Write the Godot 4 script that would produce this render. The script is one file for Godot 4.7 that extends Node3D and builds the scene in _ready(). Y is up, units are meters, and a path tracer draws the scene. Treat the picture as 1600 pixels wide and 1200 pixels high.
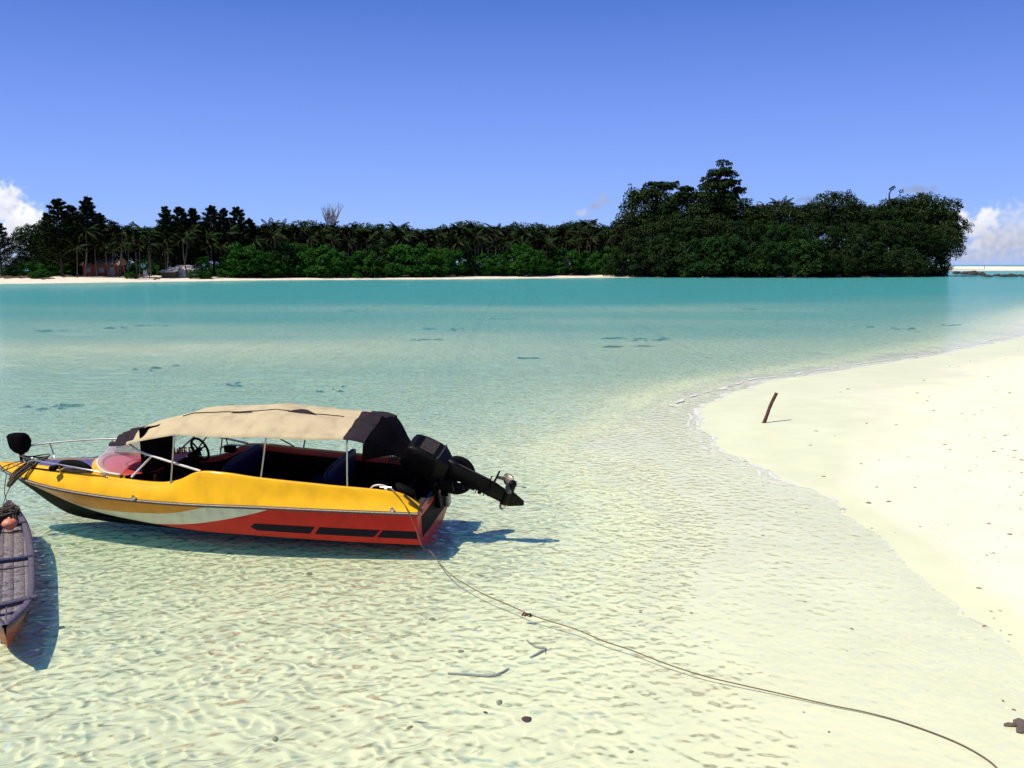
extends Node3D
# A shallow tropical lagoon: a yellow and red speedboat at anchor, a swamped canoe, a sand spit and a wooded far shore.

const EYE := 3.4            # metres above the water
const FOCAL := 1445.0       # in pixels of the 1600 x 1200 photograph
const PITCH := 7.374        # degrees below level

var rng := RandomNumberGenerator.new()
var M := {}                 # materials
var T := {}                 # shared textures
var taken := {}
var n_bed := FastNoiseLite.new()
var n_fine := FastNoiseLite.new()
var n_wave := FastNoiseLite.new()

func _ready() -> void:
	rng.seed = 11
	make_view()
	make_textures()
	make_materials()
	make_seabed()
	make_water()
	make_far_shore()
	make_forest()
	make_houses()
	make_speedboat()
	make_boat_gear()
	make_canoe()
	make_mooring_line()
	make_beach_things()
	make_seabed_things()
	make_foam()

# ------------------------------------------------------------------ camera, sky, sun
func make_view() -> void:
	var cam := Camera3D.new()
	cam.name = "camera"
	cam.position = Vector3(0, EYE, 0)
	cam.rotation_degrees = Vector3(-PITCH, 0, 0)
	cam.fov = rad_to_deg(2.0 * atan(600.0 / FOCAL))
	cam.near = 0.1
	cam.far = 60000.0
	cam.current = true
	add_child(cam)
	var env := Environment.new()
	env.background_mode = Environment.BG_SKY
	var sky := Sky.new()
	var pan := PanoramaSkyMaterial.new()
	pan.panorama = sky_picture()
	sky.sky_material = pan
	env.sky = sky
	env.background_energy_multiplier = 0.91
	env.tonemap_mode = Environment.TONE_MAPPER_LINEAR
	env.tonemap_exposure = 1.15
	env.volumetric_fog_enabled = true
	env.volumetric_fog_density = 0.0
	env.sdfgi_enabled = true
	env.ssao_enabled = true
	env.ssil_enabled = true
	var we := WorldEnvironment.new()
	we.name = "environment"
	we.environment = env
	add_child(we)
	var sun := DirectionalLight3D.new()
	sun.name = "sun"
	sun.light_energy = 1.6
	sun.light_color = Color(1.0, 0.96, 0.88)
	sun.light_angular_distance = 0.5
	sun.shadow_enabled = true
	add_child(sun)
	# shadows fall to the right and a little away from the camera, the sun 58 degrees up
	var el := deg_to_rad(58.0)
	var az := deg_to_rad(-20.0)
	var d := Vector3(cos(el) * cos(az), -sin(el), cos(el) * sin(az))
	sun.look_at_from_position(Vector3(0, 60, 0), Vector3(0, 60, 0) + d, Vector3.UP)

func sky_base(el: float) -> Color:
	var stops := [[0.0, Color8(164, 192, 246)], [2.5, Color8(153, 188, 252)], [6.0, Color8(134, 170, 249)], [10.0, Color8(114, 149, 235)], [15.5, Color8(82, 121, 208)], [30.0, Color8(58, 100, 192)], [60.0, Color8(34, 70, 160)], [90.0, Color8(28, 60, 148)]]
	for i in stops.size() - 1:
		if el <= stops[i + 1][0]:
			var t: float = (el - stops[i][0]) / (stops[i + 1][0] - stops[i][0])
			return stops[i][1].lerp(stops[i + 1][1], t)
	return stops[-1][1]

func sky_picture() -> ImageTexture:
	var w := 4096
	var h := 2048
	var im := Image.create(w, h, false, Image.FORMAT_RGB8)
	for y in h:
		var el: float = maxf(0.0, (0.5 - (y + 0.5) / h) * 180.0)
		im.fill_rect(Rect2i(0, y, w, 1), sky_base(el))
	var n := FastNoiseLite.new()
	n.seed = 5
	n.noise_type = FastNoiseLite.TYPE_SIMPLEX_SMOOTH
	n.frequency = 0.62
	n.fractal_octaves = 5
	n.fractal_gain = 0.55
	# clouds: [azimuth, elevation, half width, half height, brightness, softness] in degrees
	var puffs := []
	var left := [[6, 316, 34, 30, 1.0, 0.3], [30, 352, 36, 30, 1.04, 0.3], [2, 318, 26, 24, 1.0, 0.35], [-30, 325, 34, 30, 0.98, 0.4], [46, 343, 27, 25, 1.06, 0.3], [72, 362, 20, 22, 1.0, 0.4], [20, 372, 40, 34, 0.90, 0.8], [58, 392, 26, 24, 1.04, 0.4], [-20, 400, 60, 40, 0.86, 0.9], [40, 418, 36, 26, 0.93, 0.8], [-90, 370, 60, 50, 0.95, 0.5]]
	var right := [[1478, 352, 40, 30, 0.96, 0.5], [1488, 343, 26, 22, 1.0, 0.4], [1508, 352, 22, 20, 0.95, 0.5], [1543, 341, 17, 17, 1.04, 0.3], [1532, 358, 20, 18, 0.99, 0.4], [1524, 384, 12, 9, 1.02, 0.4], [1545, 372, 15, 14, 0.95, 0.5], [1610, 352, 95, 40, 0.92, 0.7], [1580, 372, 100, 26, 0.86, 0.9], [1560, 386, 90, 26, 0.82, 1.2], [1520, 402, 120, 14, 0.84, 1.2], [1690, 340, 60, 40, 0.95, 0.5], [1437, 296, 36, 7, 0.62, 1.5]]
	var small := [[908, 333, 18, 8, 0.85, 1.0], [944, 312, 13, 10, 0.75, 1.2], [930, 322, 14, 7, 0.7, 1.4], [1270, 312, 40, 6, 0.45, 1.8]]
	for p in left + right + small:
		var x: float = (p[0] - 800.0) / FOCAL
		var y: float = -(p[1] - 600.0) / FOCAL
		var a := deg_to_rad(PITCH)
		var d := Vector3(x, y * cos(a) - sin(a), -(cos(a) + y * sin(a))).normalized()
		puffs.append([rad_to_deg(atan2(d.x, -d.z)), rad_to_deg(asin(d.y)), rad_to_deg(p[2] / FOCAL) * 0.85, rad_to_deg(p[3] / FOCAL), p[4], p[5]])
	var r := RandomNumberGenerator.new()
	r.seed = 77
	for k in 46:      # the same fair-weather cumulus all round the horizon outside the frame
		var az := r.randf_range(36.0, 324.0)
		for j in 6:
			puffs.append([wrapf(az + r.randfn(0, 1.6), -180, 180), 0.8 + r.randf() * 3.6, r.randf_range(0.8, 2.4), r.randf_range(0.6, 1.5), r.randf_range(0.88, 1.05), r.randf_range(0.3, 0.9)])
	var per := w / 360.0
	for p in puffs:
		var x0 := int(floor((p[0] - p[2] * 2.0) * per))
		var x1 := int(ceil((p[0] + p[2] * 2.0) * per))
		var y0 := int(floor((90.0 - p[1] - p[3] * 2.0) * per))
		var y1 := mini(h / 2, int(ceil((90.0 - p[1] + p[3] * 2.0) * per)))
		for y in range(y0, y1):
			var el := 90.0 - (y + 0.5) / per
			for x in range(x0, x1):
				var az := (x + 0.5) / per
				var u: float = (az - p[0]) / p[2]
				var v: float = (el - p[1]) / p[3]
				var f: float = n.get_noise_2d(az * 3.2, el * 3.2)
				var f2: float = n.get_noise_2d(az * 9.0 + 40.0, el * 9.0)
				var dens: float = 1.0 - sqrt(u * u + v * v) + f * 0.55 + f2 * 0.22
				var al := smoothstep(0.0, 0.25 + p[5] * 0.5, dens)
				if al <= 0.003:
					continue
				var xx := posmod(x, w)
				var b: float = p[4] * (0.95 + 0.05 * clampf(v * 0.7 - u * 0.5, -1, 1) + 0.10 * f)
				var c := Color(minf(1, b * 0.97), minf(1, b * 0.975), minf(1, b * 1.0 + 0.03))
				al *= 0.94 if p[5] < 0.7 else 0.55
				im.set_pixel(xx, y, im.get_pixel(xx, y).lerp(c, al))
	return ImageTexture.create_from_image(im)

# ------------------------------------------------------------------ from photograph to place
func sight(px: float, py: float) -> Vector3:
	var a := deg_to_rad(PITCH)
	var x := (px - 800.0) / FOCAL
	var y := -(py - 600.0) / FOCAL
	return Vector3(x, y * cos(a) - sin(a), -(cos(a) + y * sin(a)))

func on_level(px: float, py: float, h := 0.0) -> Vector3:   # where that line of sight meets the level h
	var d := sight(px, py)
	return Vector3(0, EYE, 0) + d * ((h - EYE) / d.y)

func on_depth(px: float, py: float, z: float) -> Vector3:   # where it meets the upright plane at z
	var d := sight(px, py)
	return Vector3(0, EYE, 0) + d * (z / d.z)

# ------------------------------------------------------------------ small helpers
func called(base: String) -> String:
	if not taken.has(base):
		taken[base] = 0
		return base
	taken[base] += 1
	return "%s_%03d" % [base, taken[base]]

func tag(o: Node, label := "", category := "", group := "", kind := "") -> Node:
	if label: o.set_meta("label", label)
	if category: o.set_meta("category", category)
	if group: o.set_meta("group", group)
	if kind: o.set_meta("kind", kind)
	return o

func thing(base: String, at: Vector3, label: String, category: String, group := "") -> Node3D:
	var o := Node3D.new()
	o.name = called(base)
	add_child(o)
	o.position = at
	tag(o, label, category, group)
	return o

func begin(smooth := true) -> SurfaceTool:
	var st := SurfaceTool.new()
	st.begin(Mesh.PRIMITIVE_TRIANGLES)
	st.set_smooth_group(0 if smooth else -1)
	return st

func done(st: SurfaceTool) -> ArrayMesh:
	st.generate_normals()
	return st.commit()

func put(mesh: Mesh, name_: String, m: Material, parent: Node = null) -> MeshInstance3D:
	var o := MeshInstance3D.new()
	o.mesh = mesh
	o.material_override = m
	if parent == null:
		o.name = called(name_)
		add_child(o)
	else:
		o.name = name_
		parent.add_child(o, true)
	return o

func build(st: SurfaceTool, name_: String, m: Material, parent: Node = null) -> MeshInstance3D:
	return put(done(st), name_, m, parent)

func quad(st: SurfaceTool, a: Vector3, b: Vector3, c: Vector3, d: Vector3) -> void:
	for p in [a, b, c, a, c, d]:
		st.add_vertex(p)

func tri(st: SurfaceTool, a: Vector3, b: Vector3, c: Vector3) -> void:
	for p in [a, b, c]:
		st.add_vertex(p)

func sheet(st: SurfaceTool, rows: Array, closed := false) -> void:
	for i in rows.size() - 1:
		var a: PackedVector3Array = rows[i]
		var b: PackedVector3Array = rows[i + 1]
		var n := a.size()
		for j in (n if closed else n - 1):
			var k := (j + 1) % n
			if not a[j].is_equal_approx(a[k]):
				tri(st, a[j], b[k], a[k])
			if not b[j].is_equal_approx(b[k]):
				tri(st, a[j], b[j], b[k])

func fan(st: SurfaceTool, ring: PackedVector3Array, flip := false) -> void:
	var c := Vector3.ZERO
	for p in ring: c += p
	c /= ring.size()
	for i in ring.size():
		var a := ring[i]
		var b := ring[(i + 1) % ring.size()]
		if flip: tri(st, c, b, a)
		else: tri(st, c, a, b)

func tube(st: SurfaceTool, pts: Array, r, sides := 8, caps := true) -> void:
	var rows := []
	var up := Vector3.UP
	var t0: Vector3 = (pts[1] - pts[0]).normalized()
	if absf(t0.dot(up)) > 0.9: up = Vector3.RIGHT
	for i in pts.size():
		var t: Vector3 = (pts[mini(i + 1, pts.size() - 1)] - pts[maxi(i - 1, 0)]).normalized()
		var s := t.cross(up).normalized()
		up = s.cross(t).normalized()
		var rr: float = r if (r is float or r is int) else r[i]
		var ring := PackedVector3Array()
		for k in sides:
			var a := TAU * k / sides
			ring.append(pts[i] + s * cos(a) * rr + up * sin(a) * rr)
		rows.append(ring)
	sheet(st, rows, true)
	if caps:
		fan(st, rows[0], true)
		fan(st, rows[-1])

func curve(pts: Array, per := 6) -> Array:      # Catmull-Rom through the points
	var out := []
	for i in pts.size() - 1:
		var a: Vector3 = pts[maxi(i - 1, 0)]
		var b: Vector3 = pts[i]
		var c: Vector3 = pts[i + 1]
		var d: Vector3 = pts[mini(i + 2, pts.size() - 1)]
		for k in per:
			out.append(b.cubic_interpolate(c, a, d, float(k) / per))
	out.append(pts[-1])
	return out

func look(table: Array, x: float) -> float:     # smooth look-up in [[x, y], ...]
	var n := table.size()
	if x <= table[0][0]: return table[0][1]
	if x >= table[n - 1][0]: return table[n - 1][1]
	var i := 0
	while x > table[i + 1][0]: i += 1
	var a: Array = table[maxi(i - 1, 0)]
	var b: Array = table[i]
	var c: Array = table[i + 1]
	var d: Array = table[mini(i + 2, n - 1)]
	var t: float = (x - b[0]) / (c[0] - b[0])
	var m0: float = (c[1] - a[1]) / maxf(c[0] - a[0], 1e-6) * (c[0] - b[0])
	var m1: float = (d[1] - b[1]) / maxf(d[0] - b[0], 1e-6) * (c[0] - b[0])
	var t2 := t * t
	var t3 := t2 * t
	return (2 * t3 - 3 * t2 + 1) * b[1] + (t3 - 2 * t2 + t) * m0 + (-2 * t3 + 3 * t2) * c[1] + (t3 - t2) * m1

func box(st: SurfaceTool, at: Vector3, size: Vector3, turn := Basis.IDENTITY, bev := 0.006) -> void:
	var h := size / 2.0
	bev = minf(bev, minf(h.x, minf(h.y, h.z)) * 0.6)
	var p := func(sx: float, sy: float, sz: float, ax: int) -> Vector3:
		var v := Vector3(sx * (h.x - (0.0 if ax == 0 else bev)), sy * (h.y - (0.0 if ax == 1 else bev)), sz * (h.z - (0.0 if ax == 2 else bev)))
		return at + turn * v
	for s in [-1.0, 1.0]:
		var f: bool = s > 0
		quad(st, p.call(s, -s, -1, 0), p.call(s, s, -1, 0), p.call(s, s, 1, 0), p.call(s, -s, 1, 0))
		quad(st, p.call(-1, s, -s, 1), p.call(-1, s, s, 1), p.call(1, s, s, 1), p.call(1, s, -s, 1))
		quad(st, p.call(-s, -1, s, 2), p.call(s, -1, s, 2), p.call(s, 1, s, 2), p.call(-s, 1, s, 2))
		for q in [-1.0, 1.0]:
			quad(st, p.call(s, q, -1, 0), p.call(s, q, 1, 0), p.call(s, q, 1, 1), p.call(s, q, -1, 1))
			quad(st, p.call(s, -1, q, 0), p.call(s, 1, q, 0), p.call(s, 1, q, 2), p.call(s, -1, q, 2))
			quad(st, p.call(-1, s, q, 1), p.call(1, s, q, 1), p.call(1, s, q, 2), p.call(-1, s, q, 2))
			for w in [-1.0, 1.0]:
				tri(st, p.call(s, q, w, 0), p.call(s, q, w, 1), p.call(s, q, w, 2))

func lathe(st: SurfaceTool, profile: Array, sides: int, t: Transform3D) -> void:   # profile of (radius, height) round t's y axis
	var rows := []
	for pr in profile:
		var ring := PackedVector3Array()
		for k in sides:
			var a := TAU * k / sides
			ring.append(t * Vector3(cos(a) * pr[0], pr[1], sin(a) * pr[0]))
		rows.append(ring)
	sheet(st, rows, true)

func ring_mesh(st: SurfaceTool, t: Transform3D, big: float, small: float, tall := 1.0, n := 28, sides := 10) -> void:   # a torus round t's y axis
	var rows := []
	for i in n + 1:
		var a := TAU * i / n
		var ring := PackedVector3Array()
		for k in sides:
			var b := TAU * k / sides
			var rr := big + cos(b) * small
			ring.append(t * Vector3(cos(a) * rr, sin(b) * small * tall, sin(a) * rr))
		rows.append(ring)
	sheet(st, rows, true)

func stone_mesh(seed_: int, squash: float) -> ArrayMesh:
	var r := RandomNumberGenerator.new()
	r.seed = seed_
	var n := FastNoiseLite.new()
	n.seed = seed_
	n.frequency = 0.9
	var st := begin()
	var rows := []
	for i in 7:
		var la := PI * (i / 6.0 - 0.5)
		var ring := PackedVector3Array()
		for k in 9:
			var lo := TAU * k / 9.0
			var p := Vector3(cos(la) * cos(lo), sin(la), cos(la) * sin(lo))
			p *= 1.0 + 0.55 * n.get_noise_3dv(p * 1.4)
			ring.append(Vector3(p.x, p.y * squash, p.z * (0.7 + 0.2 * (seed_ % 3))))
		rows.append(ring)
	sheet(st, rows, true)
	return done(st)

# ------------------------------------------------------------------ textures and materials
func noise_tex(size: int, freq: float, seed_: int, ramp := [], kind := FastNoiseLite.TYPE_SIMPLEX_SMOOTH, oct := 5, as_normal := false, strength := 4.0, cell := -1) -> NoiseTexture2D:
	var n := FastNoiseLite.new()
	n.seed = seed_
	n.noise_type = kind
	n.frequency = freq
	n.fractal_octaves = oct
	if cell == -2:
		n.fractal_type = FastNoiseLite.FRACTAL_RIDGED
		n.fractal_gain = 0.35
	elif cell >= 0:
		n.cellular_return_type = cell
		n.fractal_type = FastNoiseLite.FRACTAL_NONE
		n.domain_warp_enabled = true
		n.domain_warp_amplitude = 26.0
		n.domain_warp_frequency = 0.012
		n.domain_warp_fractal_octaves = 3
	var t := NoiseTexture2D.new()
	t.width = size
	t.height = size
	t.seamless = true
	t.seamless_blend_skirt = 0.15
	t.generate_mipmaps = false
	t.as_normal_map = as_normal
	t.bump_strength = strength
	if ramp:
		var g := Gradient.new()
		var off := PackedFloat32Array()
		var col := PackedColorArray()
		for s in ramp:
			off.append(s[0])
			col.append(s[1] if s[1] is Color else Color(s[1], s[1], s[1]))
		g.offsets = off
		g.colors = col
		t.color_ramp = g
	t.noise = n
	return t

func make_textures() -> void:
	T.soft = noise_tex(512, 0.012, 3, [[0.0, 0.82], [0.5, 0.95], [1.0, 1.0]])
	T.worn = noise_tex(512, 0.02, 8, [[0.0, 0.45], [0.35, 0.72], [0.6, 0.95], [1.0, 1.0]])
	T.grain = noise_tex(512, 0.09, 21, [[0.0, 0.72], [0.5, 0.93], [1.0, 1.0]])
	T.height = noise_tex(512, 0.03, 15, [[0.0, 0.0], [1.0, 1.0]])
	T.cloth = noise_tex(512, 0.01, 31, [[0.0, 0.78], [0.45, 0.93], [1.0, 1.0]])
	T.sand = noise_tex(1024, 0.05, 41, [[0.0, 0.88], [0.4, 0.97], [1.0, 1.0]])
	T.sand_height = noise_tex(1024, 0.03, 42, [[0.0, 0.0], [1.0, 1.0]])
	T.ripples = caustic_relief()
	T.wavelets = noise_tex(2048, 0.011, 61, [], FastNoiseLite.TYPE_SIMPLEX_SMOOTH, 2, true, 60.0)

func caustic_relief() -> ImageTexture:
	# sand relief standing in for caustic light, as two crossing trains of ripples: a gentle back, a short steep face towards the left
	var n := 768
	var im := Image.create(n, n, false, Image.FORMAT_L8)
	var r := RandomNumberGenerator.new()
	r.seed = 14
	var w := []
	for k in 14:
		w.append([r.randi_range(-9, 9), r.randi_range(-9, 9), r.randf() * TAU, r.randf() * TAU])
	for j in n:
		var z := j / float(n)
		for i in n:
			var x := i / float(n)
			var a := 0.0
			var b := 0.0
			for q in w:
				var f: float = TAU * (q[0] * x + q[1] * z)
				a += sin(f + q[2])
				b += sin(f + q[3])
			var p := fposmod(16.0 * x + 19.0 * z + a * 0.16, 1.0)
			var q2 := fposmod(18.0 * x - 21.0 * z + b * 0.16, 1.0)
			var h := smoothstep(0.0, 0.24, p) if p < 0.24 else 1.0 - smoothstep(0.18, 1.0, p)
			var g := smoothstep(0.0, 0.24, q2) if q2 < 0.24 else 1.0 - smoothstep(0.18, 1.0, q2)
			var v := 0.5 * (h * (0.55 + 0.45 * sin(b)) + g * (0.55 + 0.45 * sin(a)))
			im.set_pixel(i, j, Color(v, v, v))
	return ImageTexture.create_from_image(im)

func lin(r: float, g: float, b: float, a := 1.0) -> Color:     # a real-world base colour as albedo_color wants it
	var c := Color(r, g, b).linear_to_srgb()
	c.a = a
	return c

func mat(name_: String, c: Color, rough := 0.6, tex := "", scale := 1.0, bump := 0.0, metal := 0.0, spec := 0.5) -> StandardMaterial3D:
	var m := StandardMaterial3D.new()
	m.resource_name = name_
	m.albedo_color = c
	m.roughness = rough
	m.metallic = metal
	m.metallic_specular = spec
	if tex or bump > 0.0:
		m.uv1_triplanar = true
		m.uv1_scale = Vector3.ONE * scale
	if tex:
		m.albedo_texture = T[tex]
	if bump > 0.0:
		m.heightmap_enabled = true
		m.heightmap_texture = T.height
		m.heightmap_scale = bump
	M[name_] = m
	return m

func make_materials() -> void:
	mat("yellow_gelcoat", lin(0.86, 0.46, 0.004), 0.42, "soft", 0.35, 0.0, 0.0, 0.28)
	mat("orange_gelcoat", lin(0.60, 0.24, 0.008), 0.45, "soft", 0.6, 0.0, 0.0, 0.25)
	mat("red_gelcoat", lin(0.52, 0.008, 0.005), 0.45, "soft", 0.5, 0.0, 0.0, 0.22)
	mat("white_gelcoat", lin(0.60, 0.62, 0.46), 0.45, "soft", 0.8, 0.0, 0.0, 0.3)
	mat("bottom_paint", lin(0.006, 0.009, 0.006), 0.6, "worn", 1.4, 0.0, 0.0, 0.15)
	mat("stripe_paint", lin(0.008, 0.007, 0.016), 0.5, "soft", 1.5, 0.0, 0.0, 0.18)
	mat("deck_blue", lin(0.085, 0.085, 0.29), 0.85, "worn", 2.5, 0.4)
	mat("rubber_rail", lin(0.05, 0.035, 0.026), 0.6, "worn", 2.2, 0.3)
	mat("rail_insert", lin(0.42, 0.36, 0.30), 0.5, "worn", 3.0)
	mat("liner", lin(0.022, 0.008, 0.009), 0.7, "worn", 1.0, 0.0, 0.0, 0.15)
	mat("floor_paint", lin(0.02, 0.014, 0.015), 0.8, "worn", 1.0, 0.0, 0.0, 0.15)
	mat("red_dash", lin(0.60, 0.050, 0.022), 0.45, "soft", 1.0)
	mat("orange_letters", lin(0.80, 0.26, 0.06), 0.5, "soft", 2.0)
	mat("navy_vinyl", lin(0.010, 0.013, 0.055), 0.5, "soft", 2.0, 0.1, 0.0, 0.22)
	mat("canvas", lin(0.54, 0.455, 0.285), 0.95, "soft", 0.5, 0.06, 0.0, 0.15)
	mat("canvas_dark", lin(0.036, 0.028, 0.034), 0.9, "cloth", 1.3, 0.2, 0.0, 0.15)
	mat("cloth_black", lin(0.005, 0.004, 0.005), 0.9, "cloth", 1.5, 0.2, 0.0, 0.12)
	mat("steel", lin(0.55, 0.55, 0.56), 0.28, "grain", 4.0, 0.0, 0.9)
	mat("white_tube", lin(0.70, 0.66, 0.64), 0.35, "soft", 3.0)
	mat("motor_black", lin(0.007, 0.0065, 0.007), 0.42, "worn", 3.0, 0.1, 0.0, 0.22)
	mat("motor_grey", lin(0.06, 0.05, 0.045), 0.45, "worn", 3.0, 0.1, 0.0, 0.25)
	mat("bright_metal", lin(0.62, 0.60, 0.56), 0.22, "", 1.0, 0.0, 1.0)
	mat("prop_metal", lin(0.13, 0.125, 0.11), 0.38, "worn", 4.0, 0.0, 0.7)
	mat("tyre_rubber", lin(0.007, 0.0065, 0.0065), 0.75, "worn", 3.0, 0.3, 0.0, 0.18)
	mat("rope_dark", lin(0.10, 0.075, 0.05), 0.9, "grain", 12.0, 0.4)
	mat("rope_tan", lin(0.17, 0.12, 0.065), 0.9, "grain", 12.0, 0.4)
	mat("pink_cloth", lin(0.55, 0.05, 0.12), 0.85, "cloth", 2.0)
	mat("cream_paint", lin(0.55, 0.52, 0.34), 0.5, "worn", 2.0)
	mat("canoe_purple", lin(0.105, 0.09, 0.13), 0.7, "worn", 2.2, 0.4)
	mat("canoe_orange", lin(0.42, 0.095, 0.016), 0.5, "worn", 2.0, 0.4)
	mat("canoe_wood", lin(0.27, 0.23, 0.22), 0.7, "worn", 2.4, 0.3)
	mat("canoe_navy", lin(0.022, 0.028, 0.085), 0.5, "worn", 2.0, 0.3)
	mat("buoy_orange", lin(0.75, 0.25, 0.13), 0.4, "soft", 3.0)
	mat("stake_wood", lin(0.10, 0.032, 0.015), 0.85, "worn", 6.0, 0.2)
	mat("bed_stone", lin(0.34, 0.32, 0.19), 0.9, "worn", 6.0, 0.06)
	mat("coral", lin(0.26, 0.19, 0.11), 0.9, "worn", 6.0, 0.06)
	mat("coral_grey", lin(0.38, 0.35, 0.28), 0.9, "worn", 6.0, 0.06)
	mat("reef", lin(0.045, 0.050, 0.042), 0.9, "worn", 1.5, 2.0)
	mat("reef_violet", lin(0.17, 0.125, 0.10), 0.8, "worn", 5.0, 0.15)
	mat("bleached_wood", lin(0.40, 0.40, 0.36), 0.8, "worn", 5.0, 0.05)
	mat("shore_rock", lin(0.045, 0.040, 0.034), 0.9, "worn", 0.4, 6.0)
	mat("bark_palm", lin(0.085, 0.072, 0.055), 0.9, "worn", 0.8, 2.0)
	mat("bark_dark", lin(0.045, 0.036, 0.028), 0.9, "worn", 0.5, 2.0)
	mat("bark_grey", lin(0.26, 0.23, 0.22), 0.9)
	mat("house_rust", lin(0.32, 0.075, 0.032), 0.8, "worn", 0.4)
	mat("roof_tan", lin(0.45, 0.26, 0.15), 0.7, "worn", 0.4)
	mat("house_white", lin(0.62, 0.62, 0.58), 0.8, "worn", 0.4)
	mat("roof_sheet", lin(0.55, 0.50, 0.46), 0.5, "worn", 0.5)
	mat("added_shutter_wood", lin(0.34, 0.36, 0.36), 0.7, "worn", 0.8)  # shutters added in place of dark window openings; the door shares it
	mat("driftwood", lin(0.13, 0.085, 0.05), 0.9, "worn", 0.8)
	mat("red_paint", lin(0.42, 0.035, 0.025), 0.7, "worn", 0.6)
	mat("blue_sheet", lin(0.30, 0.42, 0.62), 0.6, "soft", 0.6)
	mat("foam", lin(0.82, 0.82, 0.80), 0.9, "grain", 8.0, 0.6)
	for e in [["sand_dry", 0.95, 0.22], ["sand_wet", 0.4, 0.25], ["sand_bed", 0.9, 0.1], ["sand_shallow", 0.9, 0.1]]:
		var m := mat(e[0], Color.WHITE, e[1], "sand", 0.55)
		m.uv1_world_triplanar = true
		m.vertex_color_use_as_albedo = true
		m.metallic_specular = e[2]
		m.heightmap_enabled = true
	for e in ["yellow_gelcoat", "orange_gelcoat", "red_gelcoat", "white_gelcoat"]:
		M[e].clearcoat_enabled = true
		M[e].clearcoat = 0.3
		M[e].clearcoat_roughness = 0.12
	M.sand_dry.heightmap_texture = T.sand_height
	M.sand_dry.heightmap_scale = 0.9
	M.sand_wet.heightmap_enabled = false
	M.sand_wet.albedo_texture = null
	M.sand_bed.albedo_texture = null
	M.sand_bed.uv1_scale = Vector3(0.25, 0.25, 0.25)
	M.sand_bed.heightmap_texture = T.ripples
	M.sand_bed.heightmap_scale = 5.6
	M.sand_shallow.albedo_texture = null
	M.sand_shallow.uv1_scale = Vector3(0.25, 0.25, 0.25)
	M.sand_shallow.heightmap_texture = T.ripples
	M.sand_shallow.heightmap_scale = 2.2
	var far_sand := mat("sand_far", lin(0.78, 0.70, 0.54), 0.95, "soft", 0.05)
	far_sand.uv1_world_triplanar = true
	var land := mat("leaf_litter", lin(0.06, 0.05, 0.028), 0.95, "worn", 0.1)
	land.uv1_world_triplanar = true
	for e in [["leaves", 0.62], ["palm_leaves", 0.5], ["needles", 0.7]]:
		var m := mat(e[0], Color.WHITE, e[1])
		m.vertex_color_use_as_albedo = true
		m.metallic_specular = 0.1
	# water surface: a clear sheet that mirrors the sky by its slope
	var w := StandardMaterial3D.new()
	w.resource_name = "water_surface"
	w.transparency = BaseMaterial3D.TRANSPARENCY_ALPHA
	w.albedo_color = Color(0.75, 0.86, 0.85, 0.0)
	w.roughness = 0.04
	w.metallic_specular = 0.41
	w.uv1_triplanar = true
	w.uv1_world_triplanar = true
	w.uv1_scale = Vector3.ONE * 0.22
	w.normal_enabled = true
	w.normal_texture = T.wavelets
	w.normal_scale = 0.5
	M.water = w
	var film := w.duplicate()
	film.resource_name = "water_film"
	film.normal_scale = 0.18
	M.water_film = film
	var g := StandardMaterial3D.new()
	g.resource_name = "windscreen"
	g.transparency = BaseMaterial3D.TRANSPARENCY_ALPHA
	g.albedo_color = lin(0.62, 0.42, 0.50, 0.28)
	g.roughness = 0.08
	g.metallic_specular = 0.5
	M.glass = g

# ------------------------------------------------------------------ ground and water
const SHORE := [[-400.0, 330.0], [-200.0, 150.0], [-110.0, 72.0], [-74.0, 44.0], [-53.9, 30.5], [-45.4, 25.4], [-35.2, 16.4], [-29.8, 10.7], [-26.9, 7.6], [-23.5, 5.3], [-20.5, 4.15], [-17.9, 3.95], [-16.3, 4.02], [-14.6, 4.3], [-13.5, 4.62], [-12.0, 4.66], [-10.5, 4.55], [-9.5, 4.55], [-7.6, 4.42], [-6.0, 4.25], [-3.0, 4.1], [20.0, 4.0]]

func beyond_shore(x: float, z: float) -> float:      # metres up the spit (positive) or out into the water (negative)
	var wob := 0.18 * n_bed.get_noise_2d(z * 9.0, x * 2.0 + 50.0) + 0.05 * n_fine.get_noise_2d(z * 2.0, 7.0)
	var d := x - look(SHORE, z) + wob
	return d * (1.0 if z > -19.0 else lerpf(1.0, 0.72, clampf((-19.0 - z) / 8.0, 0, 1)))

func bed_height(x: float, z: float) -> float:
	var d := beyond_shore(x, z)
	if d > 0:
		var h := 0.022 * d + 0.0035 * minf(d, 6.0) * minf(d, 6.0) + maxf(0.0, d - 6.0) * 0.03
		return minf(h, 1.4) + (0.02 * n_bed.get_noise_2d(x * 3.0, z * 3.0)) * smoothstep(0.6, 4.0, d)
	var D := -d
	var flat := 0.16 + 0.11 * smoothstep(8.5, 12.5, -z) - 0.08 * smoothstep(20.0, 40.0, -z)
	var off := maxf(0.0, D - 1.7 * smoothstep(-22.0, -17.0, z))     # a film of water first, then the bed falls away
	var dep := 0.006 * minf(D, 3.0) + flat * (1.0 - exp(-pow(off / 3.6, 1.6)))
	dep += (0.09 * n_bed.get_noise_2d(x * 0.35, z) + 0.10 * n_bed.get_noise_2d(x * 0.12 + 30.0, z * 0.45)) * smoothstep(3.0, 12.0, D) * smoothstep(13.0, 24.0, -z)
	dep += smoothstep(75.0, 200.0, -z) * 1.8 * smoothstep(6.0, 40.0, D)
	dep += smoothstep(260.0, 700.0, -z) * 6.0
	return -dep

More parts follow.
